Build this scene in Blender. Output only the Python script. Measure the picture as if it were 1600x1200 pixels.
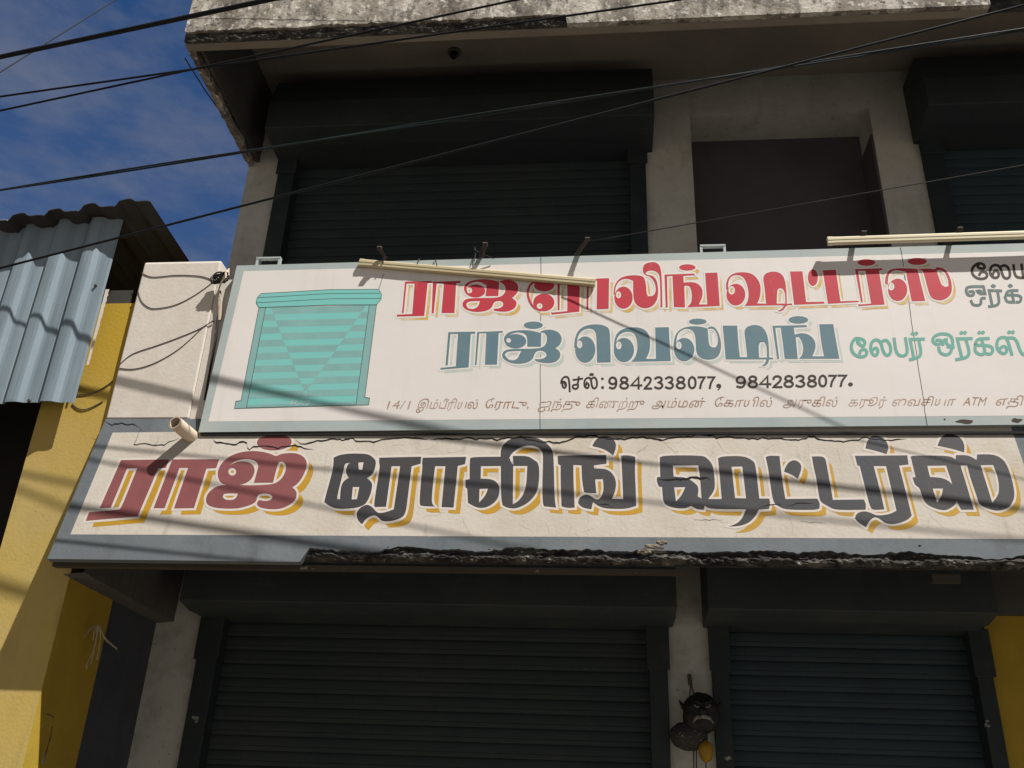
import bpy, math, random
from mathutils import Vector, Matrix, noise
from mathutils.geometry import tessellate_polygon
random.seed(7)
for _o in list(bpy.data.objects): bpy.data.objects.remove(_o)
scene = bpy.context.scene
C = scene.collection

# ------------------------------------------------------------------ camera
F = 1490.65                       # focal length for a 1600 px wide picture
pt, rl, yw = 0.45938, -0.04274, 0.11176
Mc = Matrix.Rotation(yw, 3, 'Z') @ Matrix.Rotation(pt, 3, 'X') @ Matrix.Rotation(rl, 3, 'Y')
EYE = Vector((0, 0, 1.5))
cam_d = bpy.data.cameras.new("camera"); cam = bpy.data.objects.new("camera", cam_d); C.objects.link(cam)
cam_d.sensor_width = 36; cam_d.lens = 36 * F / 1600; cam_d.clip_end = 3000; cam_d.clip_start = 0.05
R4 = Mc @ Matrix.Rotation(math.pi / 2, 3, 'X')
cam.matrix_world = Matrix.Translation(EYE) @ R4.to_4x4()
scene.camera = cam

# ------------------------------------------------------------------ light
SUN = Vector((0.43, -0.33, 0.84)).normalized()
elev = math.asin(SUN.z); azim = math.atan2(SUN.x, SUN.y)
w = bpy.data.worlds.new("World"); scene.world = w; w.use_nodes = True
nt = w.node_tree; nt.nodes.clear()
out = nt.nodes.new('ShaderNodeOutputWorld'); bg = nt.nodes.new('ShaderNodeBackground')
sky = nt.nodes.new('ShaderNodeTexSky'); sky.sky_type = 'NISHITA'; sky.sun_disc = False
sky.sun_elevation = elev; sky.sun_rotation = azim; sky.air_density = 1.0; sky.dust_density = 0.1; sky.ozone_density = 4.0
tcw = nt.nodes.new('ShaderNodeTexCoord'); mpw = nt.nodes.new('ShaderNodeMapping'); mpw.inputs['Scale'].default_value = (1.6, 1.6, 4.2)
mpw.inputs['Rotation'].default_value = (0.2, 0.5, 0.3)
nz = nt.nodes.new('ShaderNodeTexNoise'); nz.inputs['Scale'].default_value = 2.6; nz.inputs['Detail'].default_value = 7; nz.inputs['Roughness'].default_value = 0.62
rmp = nt.nodes.new('ShaderNodeValToRGB'); rmp.color_ramp.elements[0].position = 0.47; rmp.color_ramp.elements[1].position = 0.68
rmp.color_ramp.elements[1].color = (0.55, 0.55, 0.55, 1)
mixw = nt.nodes.new('ShaderNodeMixRGB'); mixw.inputs['Color2'].default_value = (2.9, 3.3, 4.6, 1)
nt.links.new(tcw.outputs['Generated'], mpw.inputs['Vector']); nt.links.new(mpw.outputs['Vector'], nz.inputs['Vector'])
nt.links.new(nz.outputs['Fac'], rmp.inputs['Fac']); sxw = nt.nodes.new('ShaderNodeSeparateXYZ'); nt.links.new(tcw.outputs['Generated'], sxw.inputs[0])
bk = nt.nodes.new('ShaderNodeMapRange'); bk.inputs['From Min'].default_value = 0.25; bk.inputs['From Max'].default_value = -0.25; nt.links.new(sxw.outputs['Y'], bk.inputs['Value'])  # unseen white cloud behind the camera, added to neutralise the ambient light
mxb = nt.nodes.new('ShaderNodeMath'); mxb.operation = 'MAXIMUM'; nt.links.new(rmp.outputs['Color'], mxb.inputs[0]); nt.links.new(bk.outputs['Result'], mxb.inputs[1])
ccol = nt.nodes.new('ShaderNodeMixRGB'); ccol.inputs['Color1'].default_value = (2.5, 2.8, 3.7, 1); ccol.inputs['Color2'].default_value = (3.3, 3.4, 3.6, 1)
nt.links.new(bk.outputs['Result'], ccol.inputs['Fac']); nt.links.new(ccol.outputs['Color'], mixw.inputs['Color2'])
low = nt.nodes.new('ShaderNodeMapRange'); low.inputs['From Min'].default_value = 0.66; low.inputs['From Max'].default_value = 0.40; low.inputs['To Max'].default_value = 0.5; nt.links.new(sxw.outputs['Z'], low.inputs['Value'])
lowm = nt.nodes.new('ShaderNodeMath'); lowm.operation = 'MULTIPLY_ADD'; lowm.use_clamp = True; nt.links.new(low.outputs['Result'], lowm.inputs[0]); nt.links.new(nz.outputs['Fac'], lowm.inputs[1]); nt.links.new(mxb.outputs[0], lowm.inputs[2])
nt.links.new(lowm.outputs[0], mixw.inputs['Fac'])
tint = nt.nodes.new('ShaderNodeMixRGB'); tint.blend_type = 'MULTIPLY'; tint.inputs['Fac'].default_value = 1; tint.inputs['Color2'].default_value = (0.46, 0.78, 1.12, 1)
nt.links.new(sky.outputs['Color'], tint.inputs['Color1']); nt.links.new(tint.outputs['Color'], mixw.inputs['Color1']); nt.links.new(mixw.outputs['Color'], bg.inputs['Color'])
bg.inputs['Strength'].default_value = 0.05
nt.links.new(bg.outputs['Background'], out.inputs['Surface'])
sd = bpy.data.lights.new("sun", 'SUN'); sd.energy = 5.0; sd.angle = math.radians(0.5); sd.color = (1.0, 0.965, 0.915)
so = bpy.data.objects.new("sun", sd); C.objects.link(so)
so.rotation_euler = SUN.to_track_quat('Z', 'Y').to_euler(); so.location = (6, -6, 14)
scene.view_settings.view_transform = 'Standard'; scene.view_settings.look = 'None'
scene.view_settings.exposure = 0.42; scene.view_settings.gamma = 1.0
scene.cycles.max_bounces = 6; scene.cycles.diffuse_bounces = 4

# ------------------------------------------------------------------ survey helpers (photo pixel -> real point on a known plane)
def ray(px, py): return Mc @ Vector(((px - 800) / F, 1, -(py - 600) / F))
def P(px, py, Y):
    d = ray(px, py); return EYE + d * (Y / d.y)
def PX(px, py, X):
    d = ray(px, py); return EYE + d * (X / d.x)
def PZ(px, py, Z):
    d = ray(px, py); return EYE + d * ((Z - EYE.z) / d.z)
SB, ST = Vector((0, 4.02, 2.63)), Vector((0, 4.205, 3.41))     # sunshade face: bottom and top line
SU = (ST - SB).normalized(); SN = Vector((0, -SU.z, SU.y))
def FP(px, py, off=0.0):
    d = ray(px, py); t = (SB - EYE).dot(SN) / d.dot(SN); return EYE + d * t + SN * off
YS = 4.165                                                     # signboard face
def SP(px, py, off=0.0):
    p = P(px, py, YS); p.y -= off; return p
def wallP(Y):
    def f(px, py, off=0.0):
        p = P(px, py, Y); p.y -= off; return p
    return f

# ------------------------------------------------------------------ object helpers
def tag(o, label, cat, group=None, kind=None):
    o['label'] = label; o['category'] = cat
    if group: o['group'] = group
    if kind: o['kind'] = kind
    return o
def thing(name, label, cat, loc, group=None):
    o = bpy.data.objects.new(name, None); C.objects.link(o); o.location = loc; o.empty_display_size = 0.2
    return tag(o, label, cat, group)
class MB:
    def __init__(s): s.v = []; s.f = []
    def add(s, vs, fs):
        n = len(s.v); s.v += [Vector(v) for v in vs]; s.f += [[i + n for i in f] for f in fs]
    def box(s, x0, x1, y0, y1, z0, z1):
        v = [(x, y, z) for x in (x0, x1) for y in (y0, y1) for z in (z0, z1)]
        s.add(v, [(0, 1, 3, 2), (4, 6, 7, 5), (0, 4, 5, 1), (2, 3, 7, 6), (0, 2, 6, 4), (1, 5, 7, 3)])
    def prism_x(s, prof, x0, x1):                              # closed (y,z) profile swept along X
        n = len(prof)
        s.add([(x0, y, z) for y, z in prof] + [(x1, y, z) for y, z in prof],
              [(i, (i + 1) % n, n + (i + 1) % n, n + i) for i in range(n)] + [tuple(range(n))[::-1], tuple(range(n, 2 * n))])
    def strip_x(s, prof, x0, x1):                              # open (y,z) profile swept along X
        n = len(prof)
        s.add([(x0, y, z) for y, z in prof] + [(x1, y, z) for y, z in prof], [(i, i + 1, n + i + 1, n + i) for i in range(n - 1)])
    def poly(s, pts): s.add(pts, [tuple(range(len(pts)))])
    def tube(s, pts, r, n=8, cap=True):
        pts = [Vector(p) for p in pts]; base = len(s.v); m = len(pts)
        up = Vector((0.03, 0.1, 1)).normalized()
        for i, p in enumerate(pts):
            t = (pts[min(i + 1, m - 1)] - pts[max(i - 1, 0)]).normalized()
            a = t.cross(up)
            if a.length < 0.1: a = t.cross(Vector((1, 0, 0)))
            a.normalize(); b = t.cross(a)
            rr = r[i] if isinstance(r, (list, tuple)) else r
            s.v += [p + (a * math.cos(k * 2 * math.pi / n) + b * math.sin(k * 2 * math.pi / n)) * rr for k in range(n)]
        for i in range(m - 1):
            for k in range(n):
                s.f.append([base + i * n + k, base + i * n + (k + 1) % n, base + (i + 1) * n + (k + 1) % n, base + (i + 1) * n + k])
        if cap:
            s.f.append([base + k for k in range(n)][::-1]); s.f.append([base + (m - 1) * n + k for k in range(n)])
    def sphere(s, c, rx, ry, rz, nu=20, nv=12, fn=None):
        base = len(s.v); c = Vector(c)
        for j in range(nv + 1):
            th = math.pi * j / nv
            for i in range(nu):
                ph = 2 * math.pi * i / nu
                d = Vector((math.sin(th) * math.cos(ph), math.sin(th) * math.sin(ph), math.cos(th)))
                k = fn(d) if fn else 1
                s.v.append(c + Vector((d.x * rx, d.y * ry, d.z * rz)) * k)
        for j in range(nv):
            for i in range(nu):
                s.f.append([base + j * nu + i, base + (j + 1) * nu + i, base + (j + 1) * nu + (i + 1) % nu, base + j * nu + (i + 1) % nu])
    def build(s, name, m, parent=None, smooth=False, bevel=0):
        me = bpy.data.meshes.new(name)
        off = Vector(parent_loc(parent))
        me.from_pydata([tuple(v - off) for v in s.v], [], s.f); me.update()
        me.materials.append(m)
        if smooth:
            for p in me.polygons: p.use_smooth = True
        o = bpy.data.objects.new(name, me); C.objects.link(o)
        if parent: o.parent = parent
        if bevel:
            b = o.modifiers.new('edge', 'BEVEL'); b.width = bevel; b.segments = 2; b.limit_method = 'ANGLE'
        return o
def parent_loc(p):
    v = Vector((0, 0, 0))
    while p is not None: v += Vector(p.location); p = p.parent
    return v
def lump(p, s): return noise.noise(Vector(p) * s)

# ------------------------------------------------------------------ materials
def mat(name, col, rough=0.8, metal=0.0, spots=(), bump=0.0, bscale=60, spec=0.3, zcoat=None):
    """col base; spots: (colour, noise scale, low, high, amount[, stretch]) laid one after another"""
    m = bpy.data.materials.new(name); m.use_nodes = True; n = m.node_tree; L = n.links
    b = n.nodes['Principled BSDF']; b.inputs['Roughness'].default_value = rough; b.inputs['Metallic'].default_value = metal
    b.inputs['Specular IOR Level'].default_value = spec
    geo = n.nodes.new('ShaderNodeNewGeometry'); cur = None
    rgb = n.nodes.new('ShaderNodeRGB'); rgb.outputs[0].default_value = (*col, 1); cur = rgb.outputs[0]
    for i, sp in enumerate(spots):
        c2, sc, lo, hi, amt = sp[:5]; st = sp[5] if len(sp) > 5 else (1, 1, 1)
        mp = n.nodes.new('ShaderNodeMapping'); mp.inputs['Scale'].default_value = st; mp.inputs['Location'].default_value = (i * 3.7, i * 1.3, i * 5.1)
        L.new(geo.outputs['Position'], mp.inputs['Vector'])
        t = n.nodes.new('ShaderNodeTexNoise'); t.inputs['Scale'].default_value = sc; t.inputs['Detail'].default_value = 8; t.inputs['Roughness'].default_value = 0.65
        L.new(mp.outputs['Vector'], t.inputs['Vector'])
        r = n.nodes.new('ShaderNodeMapRange'); r.inputs['From Min'].default_value = lo; r.inputs['From Max'].default_value = hi; r.inputs['To Max'].default_value = amt
        L.new(t.outputs['Fac'], r.inputs['Value'])
        x = n.nodes.new('ShaderNodeMixRGB'); x.inputs['Color2'].default_value = (*c2, 1)
        L.new(r.outputs['Result'], x.inputs['Fac']); L.new(cur, x.inputs['Color1']); cur = x.outputs['Color']
    if zcoat:                                                   # a newer coat of paint above a wavering height
        c2, z0, z1 = zcoat
        sx = n.nodes.new('ShaderNodeSeparateXYZ'); L.new(geo.outputs['Position'], sx.inputs[0])
        t = n.nodes.new('ShaderNodeTexNoise'); t.inputs['Scale'].default_value = 3; t.inputs['Detail'].default_value = 6; L.new(geo.outputs['Position'], t.inputs['Vector'])
        ad = n.nodes.new('ShaderNodeMath'); ad.operation = 'MULTIPLY_ADD'; ad.inputs[1].default_value = .5; L.new(t.outputs['Fac'], ad.inputs[0]); L.new(sx.outputs['Z'], ad.inputs[2])
        r = n.nodes.new('ShaderNodeMapRange'); r.inputs['From Min'].default_value = z0 + .25; r.inputs['From Max'].default_value = z1 + .25; L.new(ad.outputs[0], r.inputs['Value'])
        x = n.nodes.new('ShaderNodeMixRGB'); x.inputs['Color2'].default_value = (*c2, 1)
        L.new(r.outputs['Result'], x.inputs['Fac']); L.new(cur, x.inputs['Color1']); cur = x.outputs['Color']
    L.new(cur, b.inputs['Base Color'])
    if bump:
        t = n.nodes.new('ShaderNodeTexNoise'); t.inputs['Scale'].default_value = bscale; t.inputs['Detail'].default_value = 6
        L.new(geo.outputs['Position'], t.inputs['Vector'])
        bp = n.nodes.new('ShaderNodeBump'); bp.inputs['Strength'].default_value = bump; bp.inputs['Distance'].default_value = 0.004
        L.new(t.outputs['Fac'], bp.inputs['Height']); L.new(bp.outputs['Normal'], b.inputs['Normal'])
    return m
V3 = (1, 1, 0.18)                                              # vertical streaks
M = dict(
 asphalt=mat('asphalt', (0.075, 0.07, 0.064), 0.9, spots=[((0.11, 0.1, 0.09), 3, .45, .7, .8)], bump=.5, bscale=90),
 paving=mat('paving', (0.25, 0.215, 0.17), 0.9, spots=[((0.14, 0.12, 0.1), 4, .4, .7, .7)], bump=.4, bscale=50),
 plaster=mat('old_plaster', (0.50, 0.48, 0.43), 0.9, spots=[((0.32, 0.30, 0.26), 3.5, .45, .72, .7), ((0.56, 0.54, 0.49), 14, .5, .75, .5), ((0.18, 0.17, 0.14), 20, .58, .76, .7), ((0.2, 0.19, 0.165), 5, .55, .75, .6, V3)], bump=.5, bscale=45),
 pier=mat('rough_pier_plaster', (0.46, 0.46, 0.42), 0.95, spots=[((0.27, 0.26, 0.22), 7, .45, .7, .75), ((0.08, 0.075, 0.06), 26, .60, .72, .8), ((0.52, 0.52, 0.49), 4, .5, .8, .5)], bump=.8, bscale=32),
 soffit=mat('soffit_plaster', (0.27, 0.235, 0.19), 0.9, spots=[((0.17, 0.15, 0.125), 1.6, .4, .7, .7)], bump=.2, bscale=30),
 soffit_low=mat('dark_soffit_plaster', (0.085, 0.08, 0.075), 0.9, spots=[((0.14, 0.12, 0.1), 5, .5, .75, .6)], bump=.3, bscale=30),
 slab=mat('weathered_slab', (0.26, 0.228, 0.185), 0.95, spots=[((0.55, 0.505, 0.44), 4, .46, .60, .95, (1, 1, .6)), ((0.15, 0.125, 0.10), 3, .48, .60, .9, (1, 1, .5)), ((0.70, 0.66, 0.59), 22, .55, .63, .85), ((0.09, 0.08, 0.068), 14, .52, .64, .85, (1, 1, .35)), ((0.045, 0.04, 0.035), 34, .56, .65, .9), ((.74, .70, .64), 60, .61, .68, .8)], bump=1.2, bscale=40),
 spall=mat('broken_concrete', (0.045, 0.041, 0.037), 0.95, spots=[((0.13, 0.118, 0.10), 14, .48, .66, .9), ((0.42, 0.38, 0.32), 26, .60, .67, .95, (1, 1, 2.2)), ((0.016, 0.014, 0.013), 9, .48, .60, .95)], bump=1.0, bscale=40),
 mottling=mat('mottled_black_slab', (0.03, 0.03, 0.03), 0.95, spots=[((0.12, 0.11, 0.09), 20, .5, .7, .8)], bump=.6, bscale=60),
 cream=mat('cream_parapet_paint', (0.62, 0.56, 0.49), 0.85, spots=[((0.48, 0.42, 0.35), 3, .5, .78, .6, V3), ((0.3, 0.26, 0.2), 14, .66, .8, .6, V3), ((0.68, 0.64, 0.58), 8, .5, .7, .6)], bump=.25, bscale=55),
 border=mat('blue_grey_wall_paint', (0.108, 0.122, 0.132), 0.8, spots=[((0.15, 0.165, 0.175), 2.5, .45, .75, .8), ((0.08, 0.088, 0.094), 7, .5, .72, .8, V3), ((0.19, 0.18, 0.16), 5, .60, .78, .5), ((0.27, 0.26, 0.24), 48, .66, .74, .6)], bump=.3, bscale=50),
 panel=mat('limewashed_panel', (0.475, 0.43, 0.37), 0.85, spots=[((0.39, 0.34, 0.28), 4.5, .42, .7, .75, (1, 1, .5)), ((0.53, 0.49, 0.435), 2.2, .5, .8, .7), ((0.36, 0.29, 0.16), 3.1, .58, .76, .6, V3), ((0.27, 0.235, 0.19), 8, .60, .76, .6, (2, 1, .2)), ((0.17, 0.15, 0.12), 42, .62, .75, .6)], bump=.35, bscale=60),
 l_red=mat('brick_red_paint', (0.20, 0.062, 0.062), 0.7, spots=[((0.15, 0.05, 0.05), 6, .45, .7, .7), ((0.26, 0.1, 0.09), 30, .62, .78, .5)], bump=.12, bscale=60),
 l_navy=mat('navy_wall_paint', (0.036, 0.035, 0.038), 0.7, spots=[((0.042, 0.038, 0.036), 4, .45, .65, .9), ((0.024, 0.038, 0.066), 3, .58, .76, .7), ((0.14, 0.14, 0.14), 55, .69, .76, .5)], bump=.2, bscale=60),
 l_yel=mat('mustard_wall_paint', (0.40, 0.22, 0.012), 0.7, spots=[((0.31, 0.19, 0.03), 7, .45, .7, .8), ((0.44, 0.25, 0.012), 20, .55, .7, .6)], bump=.2, bscale=60),
 l_white=mat('white_outline_paint', (0.53, 0.475, 0.425), 0.75, spots=[((0.45, 0.40, 0.345), 12, .5, .75, .6)], bump=.12, bscale=60),
 chunk=mat('pale_mortar', (0.24, 0.20, 0.15), 0.95, spots=[((0.12, 0.105, 0.09), 20, .45, .62, .9), ((0.45, 0.39, 0.3), 45, .58, .68, .8)], bump=1.0, bscale=60),
 crack=mat('crack_gap', (0.012, 0.01, 0.009), 1.0),
 sign=mat('sign_white_enamel', (0.755, 0.705, 0.672), 0.45, spots=[((0.715, 0.675, 0.63), 1.1, .4, .7, .8), ((0.65, 0.59, 0.52), 5, .55, .8, .5, V3), ((0.58, 0.51, 0.42), 2.6, .58, .80, .5, (2.5, 1, .12)), ((0.5, 0.44, 0.36), 60, .72, .8, .5)], spec=.4, bump=.8, bscale=2.6),
 sborder=mat('sign_grey_border', (0.40, 0.45, 0.44), 0.5, spots=[((0.33, 0.38, 0.38), 3, .45, .7, .8), ((0.45, 0.44, 0.38), 10, .55, .75, .6), ((0.2, 0.14, 0.08), 35, .70, .78, .7)]),
 s_red=mat('sign_red_paint', (0.54, 0.040, 0.062), 0.55, spots=[((0.45, 0.05, 0.065), 6, .4, .7, .8), ((0.66, 0.28, 0.26), 30, .62, .76, .6, (1, 1, .3))]),
 s_white=mat('sign_outline_paint', (0.77, 0.725, 0.675), 0.5),
 s_yel=mat('sign_faded_yellow', (0.62, 0.40, 0.10), 0.6, spots=[((0.72, 0.63, 0.52), 6, .42, .60, .95), ((0.66, 0.5, 0.25), 20, .5, .7, .6)]),
 s_blue=mat('sign_slate_blue_paint', (0.125, 0.21, 0.245), 0.5, spots=[((0.16, 0.23, 0.25), 5, .45, .7, .8), ((0.11, 0.20, 0.26), 14, .5, .7, .6)]),
 s_pale=mat('sign_pale_blue_shadow', (0.52, 0.58, 0.54), 0.5, spots=[((0.7, 0.65, 0.57), 8, .5, .7, .6)]),
 s_green=mat('sign_sea_green_paint', (0.15, 0.40, 0.33), 0.5, spots=[((0.19, 0.42, 0.36), 9, .5, .7, .7)]),
 s_black=mat('sign_black_brown_paint', (0.045, 0.032, 0.026), 0.55),
 s_grey=mat('sign_grey_green_paint', (0.12, 0.17, 0.165), 0.55, spots=[((0.2, 0.25, 0.24), 10, .5, .7, .7)]),
 s_script=mat('sign_washed_brown_paint', (0.33, 0.195, 0.13), 0.6, spots=[((0.62, 0.53, 0.45), 9, .46, .68, .8), ((0.30, 0.14, 0.085), 14, .54, .7, .8)]),
 s_teal=mat('sign_turquoise_paint', (0.20, 0.545, 0.50), 0.5, spots=[((0.24, 0.51, 0.48), 5, .45, .7, .8), ((0.19, 0.57, 0.53), 2.2, .5, .7, .6)]),
 s_teal2=mat('sign_grey_turquoise_paint', (0.215, 0.40, 0.385), 0.5, spots=[((0.26, 0.47, 0.44), 6, .42, .7, .85)]),
 s_teal3=mat('sign_frame_turquoise_paint', (0.24, 0.42, 0.40), 0.5, spots=[((0.22, 0.46, 0.42), 6, .45, .7, .8)]),
 s_line=mat('sign_thin_line_paint', (0.04, 0.08, 0.075), 0.6),
 s_chalk=mat('faded_white_paint', (0.50, 0.62, 0.58), 0.6, spots=[((0.28, 0.48, 0.45), 40, .5, .65, .8)]),
 steel=mat('sign_edge_steel', (0.018, 0.017, 0.016), 0.9),
 shutter=mat('dark_green_shutter_paint', (0.032, 0.043, 0.046), 0.7, spots=[((0.045, 0.053, 0.053), 1.6, .42, .7, .8), ((0.026, 0.038, 0.042), 6, .5, .75, .7), ((0.08, 0.08, 0.075), 5, .62, .80, .5, (.5, 1, 3)), ((0.15, 0.15, 0.14), 26, .69, .77, .5, (.25, 1, 2))], spec=.12, bump=.15, bscale=20),
 shutter2=mat('blue_green_shutter_paint', (0.033, 0.052, 0.060), 0.65, spots=[((0.028, 0.042, 0.048), 2.5, .45, .7, .8), ((0.08, 0.085, 0.082), 5, .62, .80, .45, (.5, 1, 3)), ((0.13, 0.15, 0.15), 26, .69, .77, .5, (.25, 1, 2))], spec=.16, bump=.15, bscale=20),
 rail=mat('guide_rail_paint', (0.019, 0.027, 0.029), 0.6, spots=[((0.035, 0.04, 0.038), 8, .5, .7, .8), ((0.12, 0.11, 0.1), 30, .68, .76, .6)], spec=.25),
 hood=mat('shutter_hood_paint', (0.034, 0.043, 0.046), 0.6, spots=[((0.05, 0.055, 0.052), 3, .45, .7, .8), ((0.10, 0.095, 0.085), 9, .60, .78, .5, (.6, 1, 2)), ((0.02, 0.02, 0.02), 6, .6, .8, .5)], spec=.22, bump=.25, bscale=5),
 door=mat('plum_grey_door', (0.092, 0.080, 0.092), 0.85, spots=[((0.062, 0.054, 0.062), 1.3, .42, .66, .9)]),
 yellow=mat('yellow_wall_paint', (0.47, 0.34, 0.095), 0.9, spots=[((0.45, 0.335, 0.135), 1.4, .4, .65, .9), ((0.39, 0.28, 0.085), 9, .5, .75, .6, (1, 1, .5)), ((0.30, 0.22, 0.09), 5, .58, .74, .7, (2, 1, .3)), ((0.22, 0.15, 0.06), 34, .64, .76, .8)], bump=.3, bscale=60, zcoat=((0.45, 0.29, 0.03), 2.9, 3.9)),
 ochre=mat('fresh_ochre_wall_paint', (0.50, 0.30, 0.035), 0.85, spots=[((0.42, 0.25, 0.03), 8, .45, .7, .8)], bump=.45, bscale=70),
 olive=mat('yellow_return_wall_paint', (0.40, 0.27, 0.03), 0.9, spots=[((0.34, 0.22, 0.028), 4, .45, .7, .8), ((0.2, 0.13, 0.03), 20, .62, .75, .5)], bump=.3, bscale=60),
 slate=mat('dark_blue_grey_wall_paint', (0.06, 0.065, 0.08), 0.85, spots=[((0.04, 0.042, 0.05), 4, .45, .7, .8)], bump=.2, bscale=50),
 tin=mat('galvanised_blue_sheet', (0.225, 0.285, 0.325), 0.65, metal=.1, spots=[((0.16, 0.205, 0.24), 3, .42, .7, .9, (3, 1, .25)), ((0.30, 0.34, 0.355), 12, .5, .75, .6, (2, 1, .12)), ((0.17, 0.165, 0.16), 6, .60, .78, .6, (2, 1, .2)), ((0.14, 0.10, 0.075), 34, .66, .74, .7)], spec=.3, bump=.3, bscale=9),
 roof=mat('dark_roof_sheet', (0.035, 0.032, 0.03), 0.85, spots=[((0.05, 0.045, 0.04), 5, .45, .7, .8)]),  # one dark tone over the whole roof sheet
 dark=mat('unlit_interior', (0.02, 0.019, 0.018), 0.95),
 timber=mat('old_beam_timber', (0.05, 0.047, 0.042), 0.9, bump=.3, bscale=40),
 brown=mat('brown_underside', (0.062, 0.049, 0.034), 0.9, spots=[((0.04, 0.034, 0.027), 9, .45, .7, .8, (.3, 1, 1))], bump=.3, bscale=40),
 cable=mat('black_cable_rubber', (0.006, 0.007, 0.009), 0.6, spec=.2),
 cable_teal=mat('green_cable_sheath', (0.008, 0.016, 0.018), 0.5, spec=.35),
 cable_grey=mat('grey_brown_cable_sheath', (0.10, 0.085, 0.07), 0.6),
 cable_dk=mat('dusty_black_cable', (0.02, 0.018, 0.017), 0.7),
 batten=mat('cream_tube_batten', (0.52, 0.44, 0.27), 0.5, spots=[((0.42, 0.34, 0.19), 6, .45, .7, .8, (.4, 1, 1)), ((0.30, 0.2, 0.1), 25, .64, .76, .6)], spec=.45),
 batten2=mat('clean_cream_tube_batten', (0.66, 0.59, 0.40), 0.45, spots=[((0.56, 0.49, 0.32), 6, .45, .7, .7, (.4, 1, 1)), ((0.36, 0.28, 0.16), 30, .67, .76, .5)], spec=.45),
 rust=mat('rusty_iron', (0.06, 0.045, 0.038), 0.8, spots=[((0.12, 0.06, 0.035), 30, .5, .7, .7)]),
 pvc=mat('aged_pvc', (0.60, 0.50, 0.38), 0.5, spots=[((0.45, 0.35, 0.24), 14, .5, .72, .7), ((0.3, 0.2, 0.12), 30, .64, .76, .6)], spec=.45),
 mask=mat('black_mask_clay', (0.014, 0.013, 0.013), 0.6, spots=[((0.035, 0.032, 0.03), 40, .5, .7, .8)], bump=.9, bscale=70, spec=.25),
 shell=mat('speckled_gourd', (0.03, 0.027, 0.025), 0.7, spots=[((0.35, 0.34, 0.32), 75, .60, .66, .8)], bump=.6, bscale=90),
 bone=mat('bone_white_paint', (0.22, 0.215, 0.2), 0.7, spots=[((0.06, 0.055, 0.05), 60, .45, .62, .85)]),
 lemon=mat('dry_lemon', (0.34, 0.19, 0.012), 0.6, spots=[((0.16, 0.11, 0.02), 26, .45, .7, .8)], bump=.6, bscale=90),
 straw=mat('dry_straw', (0.42, 0.36, 0.26), 0.9),
 chalk=mat('white_paint_smudge', (0.28, 0.29, 0.28), 0.9, spots=[((0.06, 0.07, 0.07), 70, .45, .6, .9)]),
)

# ------------------------------------------------------------------ ground (never in frame, but it throws light up under the eaves)
g = MB(); g.box(-300, 300, -300, 300, -0.3, 0.0); tag(g.build('ground', M['paving']), 'bare brown earth around the street', 'ground', kind='structure')
g = MB(); g.box(-300, 300, -6.0, 2.2, 0.0, 0.02); tag(g.build('road', M['asphalt']), 'grey asphalt street in front of the shops', 'road', kind='structure')
g = MB(); g.box(-300, 300, 2.2, 5.19, 0.0, 0.14); tag(g.build('pavement', M['paving']), 'raised paved strip along the shop fronts', 'pavement', kind='structure')

# ================================================================== SHOP BUILDING
XL, YW, YF = -2.54, 5.2, 4.02
shop = thing('shop_building', 'old two storey plaster shop with dark rolling shutters and painted Tamil lettering along its sunshade', 'building', (0, YW, 0))
XR = 5.0
# upper floor: wall pieces round the openings, recess for the doorway
m = MB(); ZS = 6.5
m.box(XL, -2.30, YW, YW + .4, 3.30, ZS)                        # left pillar
m.box(.265, .58, YW, YW + .4, 3.30, ZS)
m.box(1.79, 2.07, YW, YW + .4, 3.30, ZS)
m.box(-2.30, .265, YW + .002, YW + .4, 6.17, ZS)
m.box(2.07, XR, YW + .002, YW + .4, 6.17, ZS)
m.box(.58, 1.79, YW + .002, YW + .4, 6.18, ZS)
m.box(XL, XR, YW + .4, 9, 0, 6.9)                              # the body of the house behind
m.build('upper_wall', M['plaster'], shop)
m = MB(); m.box(.58, 1.79, YW + .29, YW + .36, 3.30, 6.18); m.build('door_panel', M['door'], shop)
m = MB(); m.box(1.776, 1.7885, YW + .012, YW + .289, 3.30, 5.96); m.build('reveal_shade', M['door'], shop)  # dark sheet lining the right reveal, its shade put into the colour
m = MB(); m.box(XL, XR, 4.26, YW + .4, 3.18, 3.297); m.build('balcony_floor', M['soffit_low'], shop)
# roof slab over the balcony with a thin drop edge on two sides
sl = MB(); sl.box(XL + .005, XR, 4.11, YW + .4, ZS, 6.9); sl.build('roof_slab', M['soffit'], shop)
XB = P(886, 35, 4.02)[0]; XE = P(1548, 7, 4.02)[0]
def jag_strip(x0, x1, zf_low, zf_high, yfront, thick, step=.012):
    """plate in the XZ plane with ragged lower edge"""
    mb = MB(); n = int((x1 - x0) / step); f = []; 
    for i in range(n + 1):
        x = x0 + (x1 - x0) * i / n
        zl = zf_low(x); zh = zf_high(x)
        f.append((x, zl, zh))
    vs = []; fs = []
    for i, (x, zl, zh) in enumerate(f):
        vs += [(x, yfront, zl), (x, yfront, zh), (x, yfront + thick, zl), (x, yfront + thick, zh)]
        if i:
            a = 4 * (i - 1); b = 4 * i
            fs += [(a, b, b + 1, a + 1), (a, a + 2, b + 2, b), (a + 2, a + 3, b + 3, b + 2), (a + 1, b + 1, b + 3, a + 3)]
    fs += [(0, 1, 3, 2), (4 * n, 4 * n + 2, 4 * n + 3, 4 * n + 1)]
    mb.add(vs, fs); return mb
def zlow(x):
    if x < XB:
        return 5.905 + .018 * lump((x * 4, 0, 1), 1) + .014 * lump((x * 17, 3, 1), 1) + .008 * lump((x * 45, 5, 1), 1)
    return 5.832 + .002 * lump((x * 30, 1, 1), 1)
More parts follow.
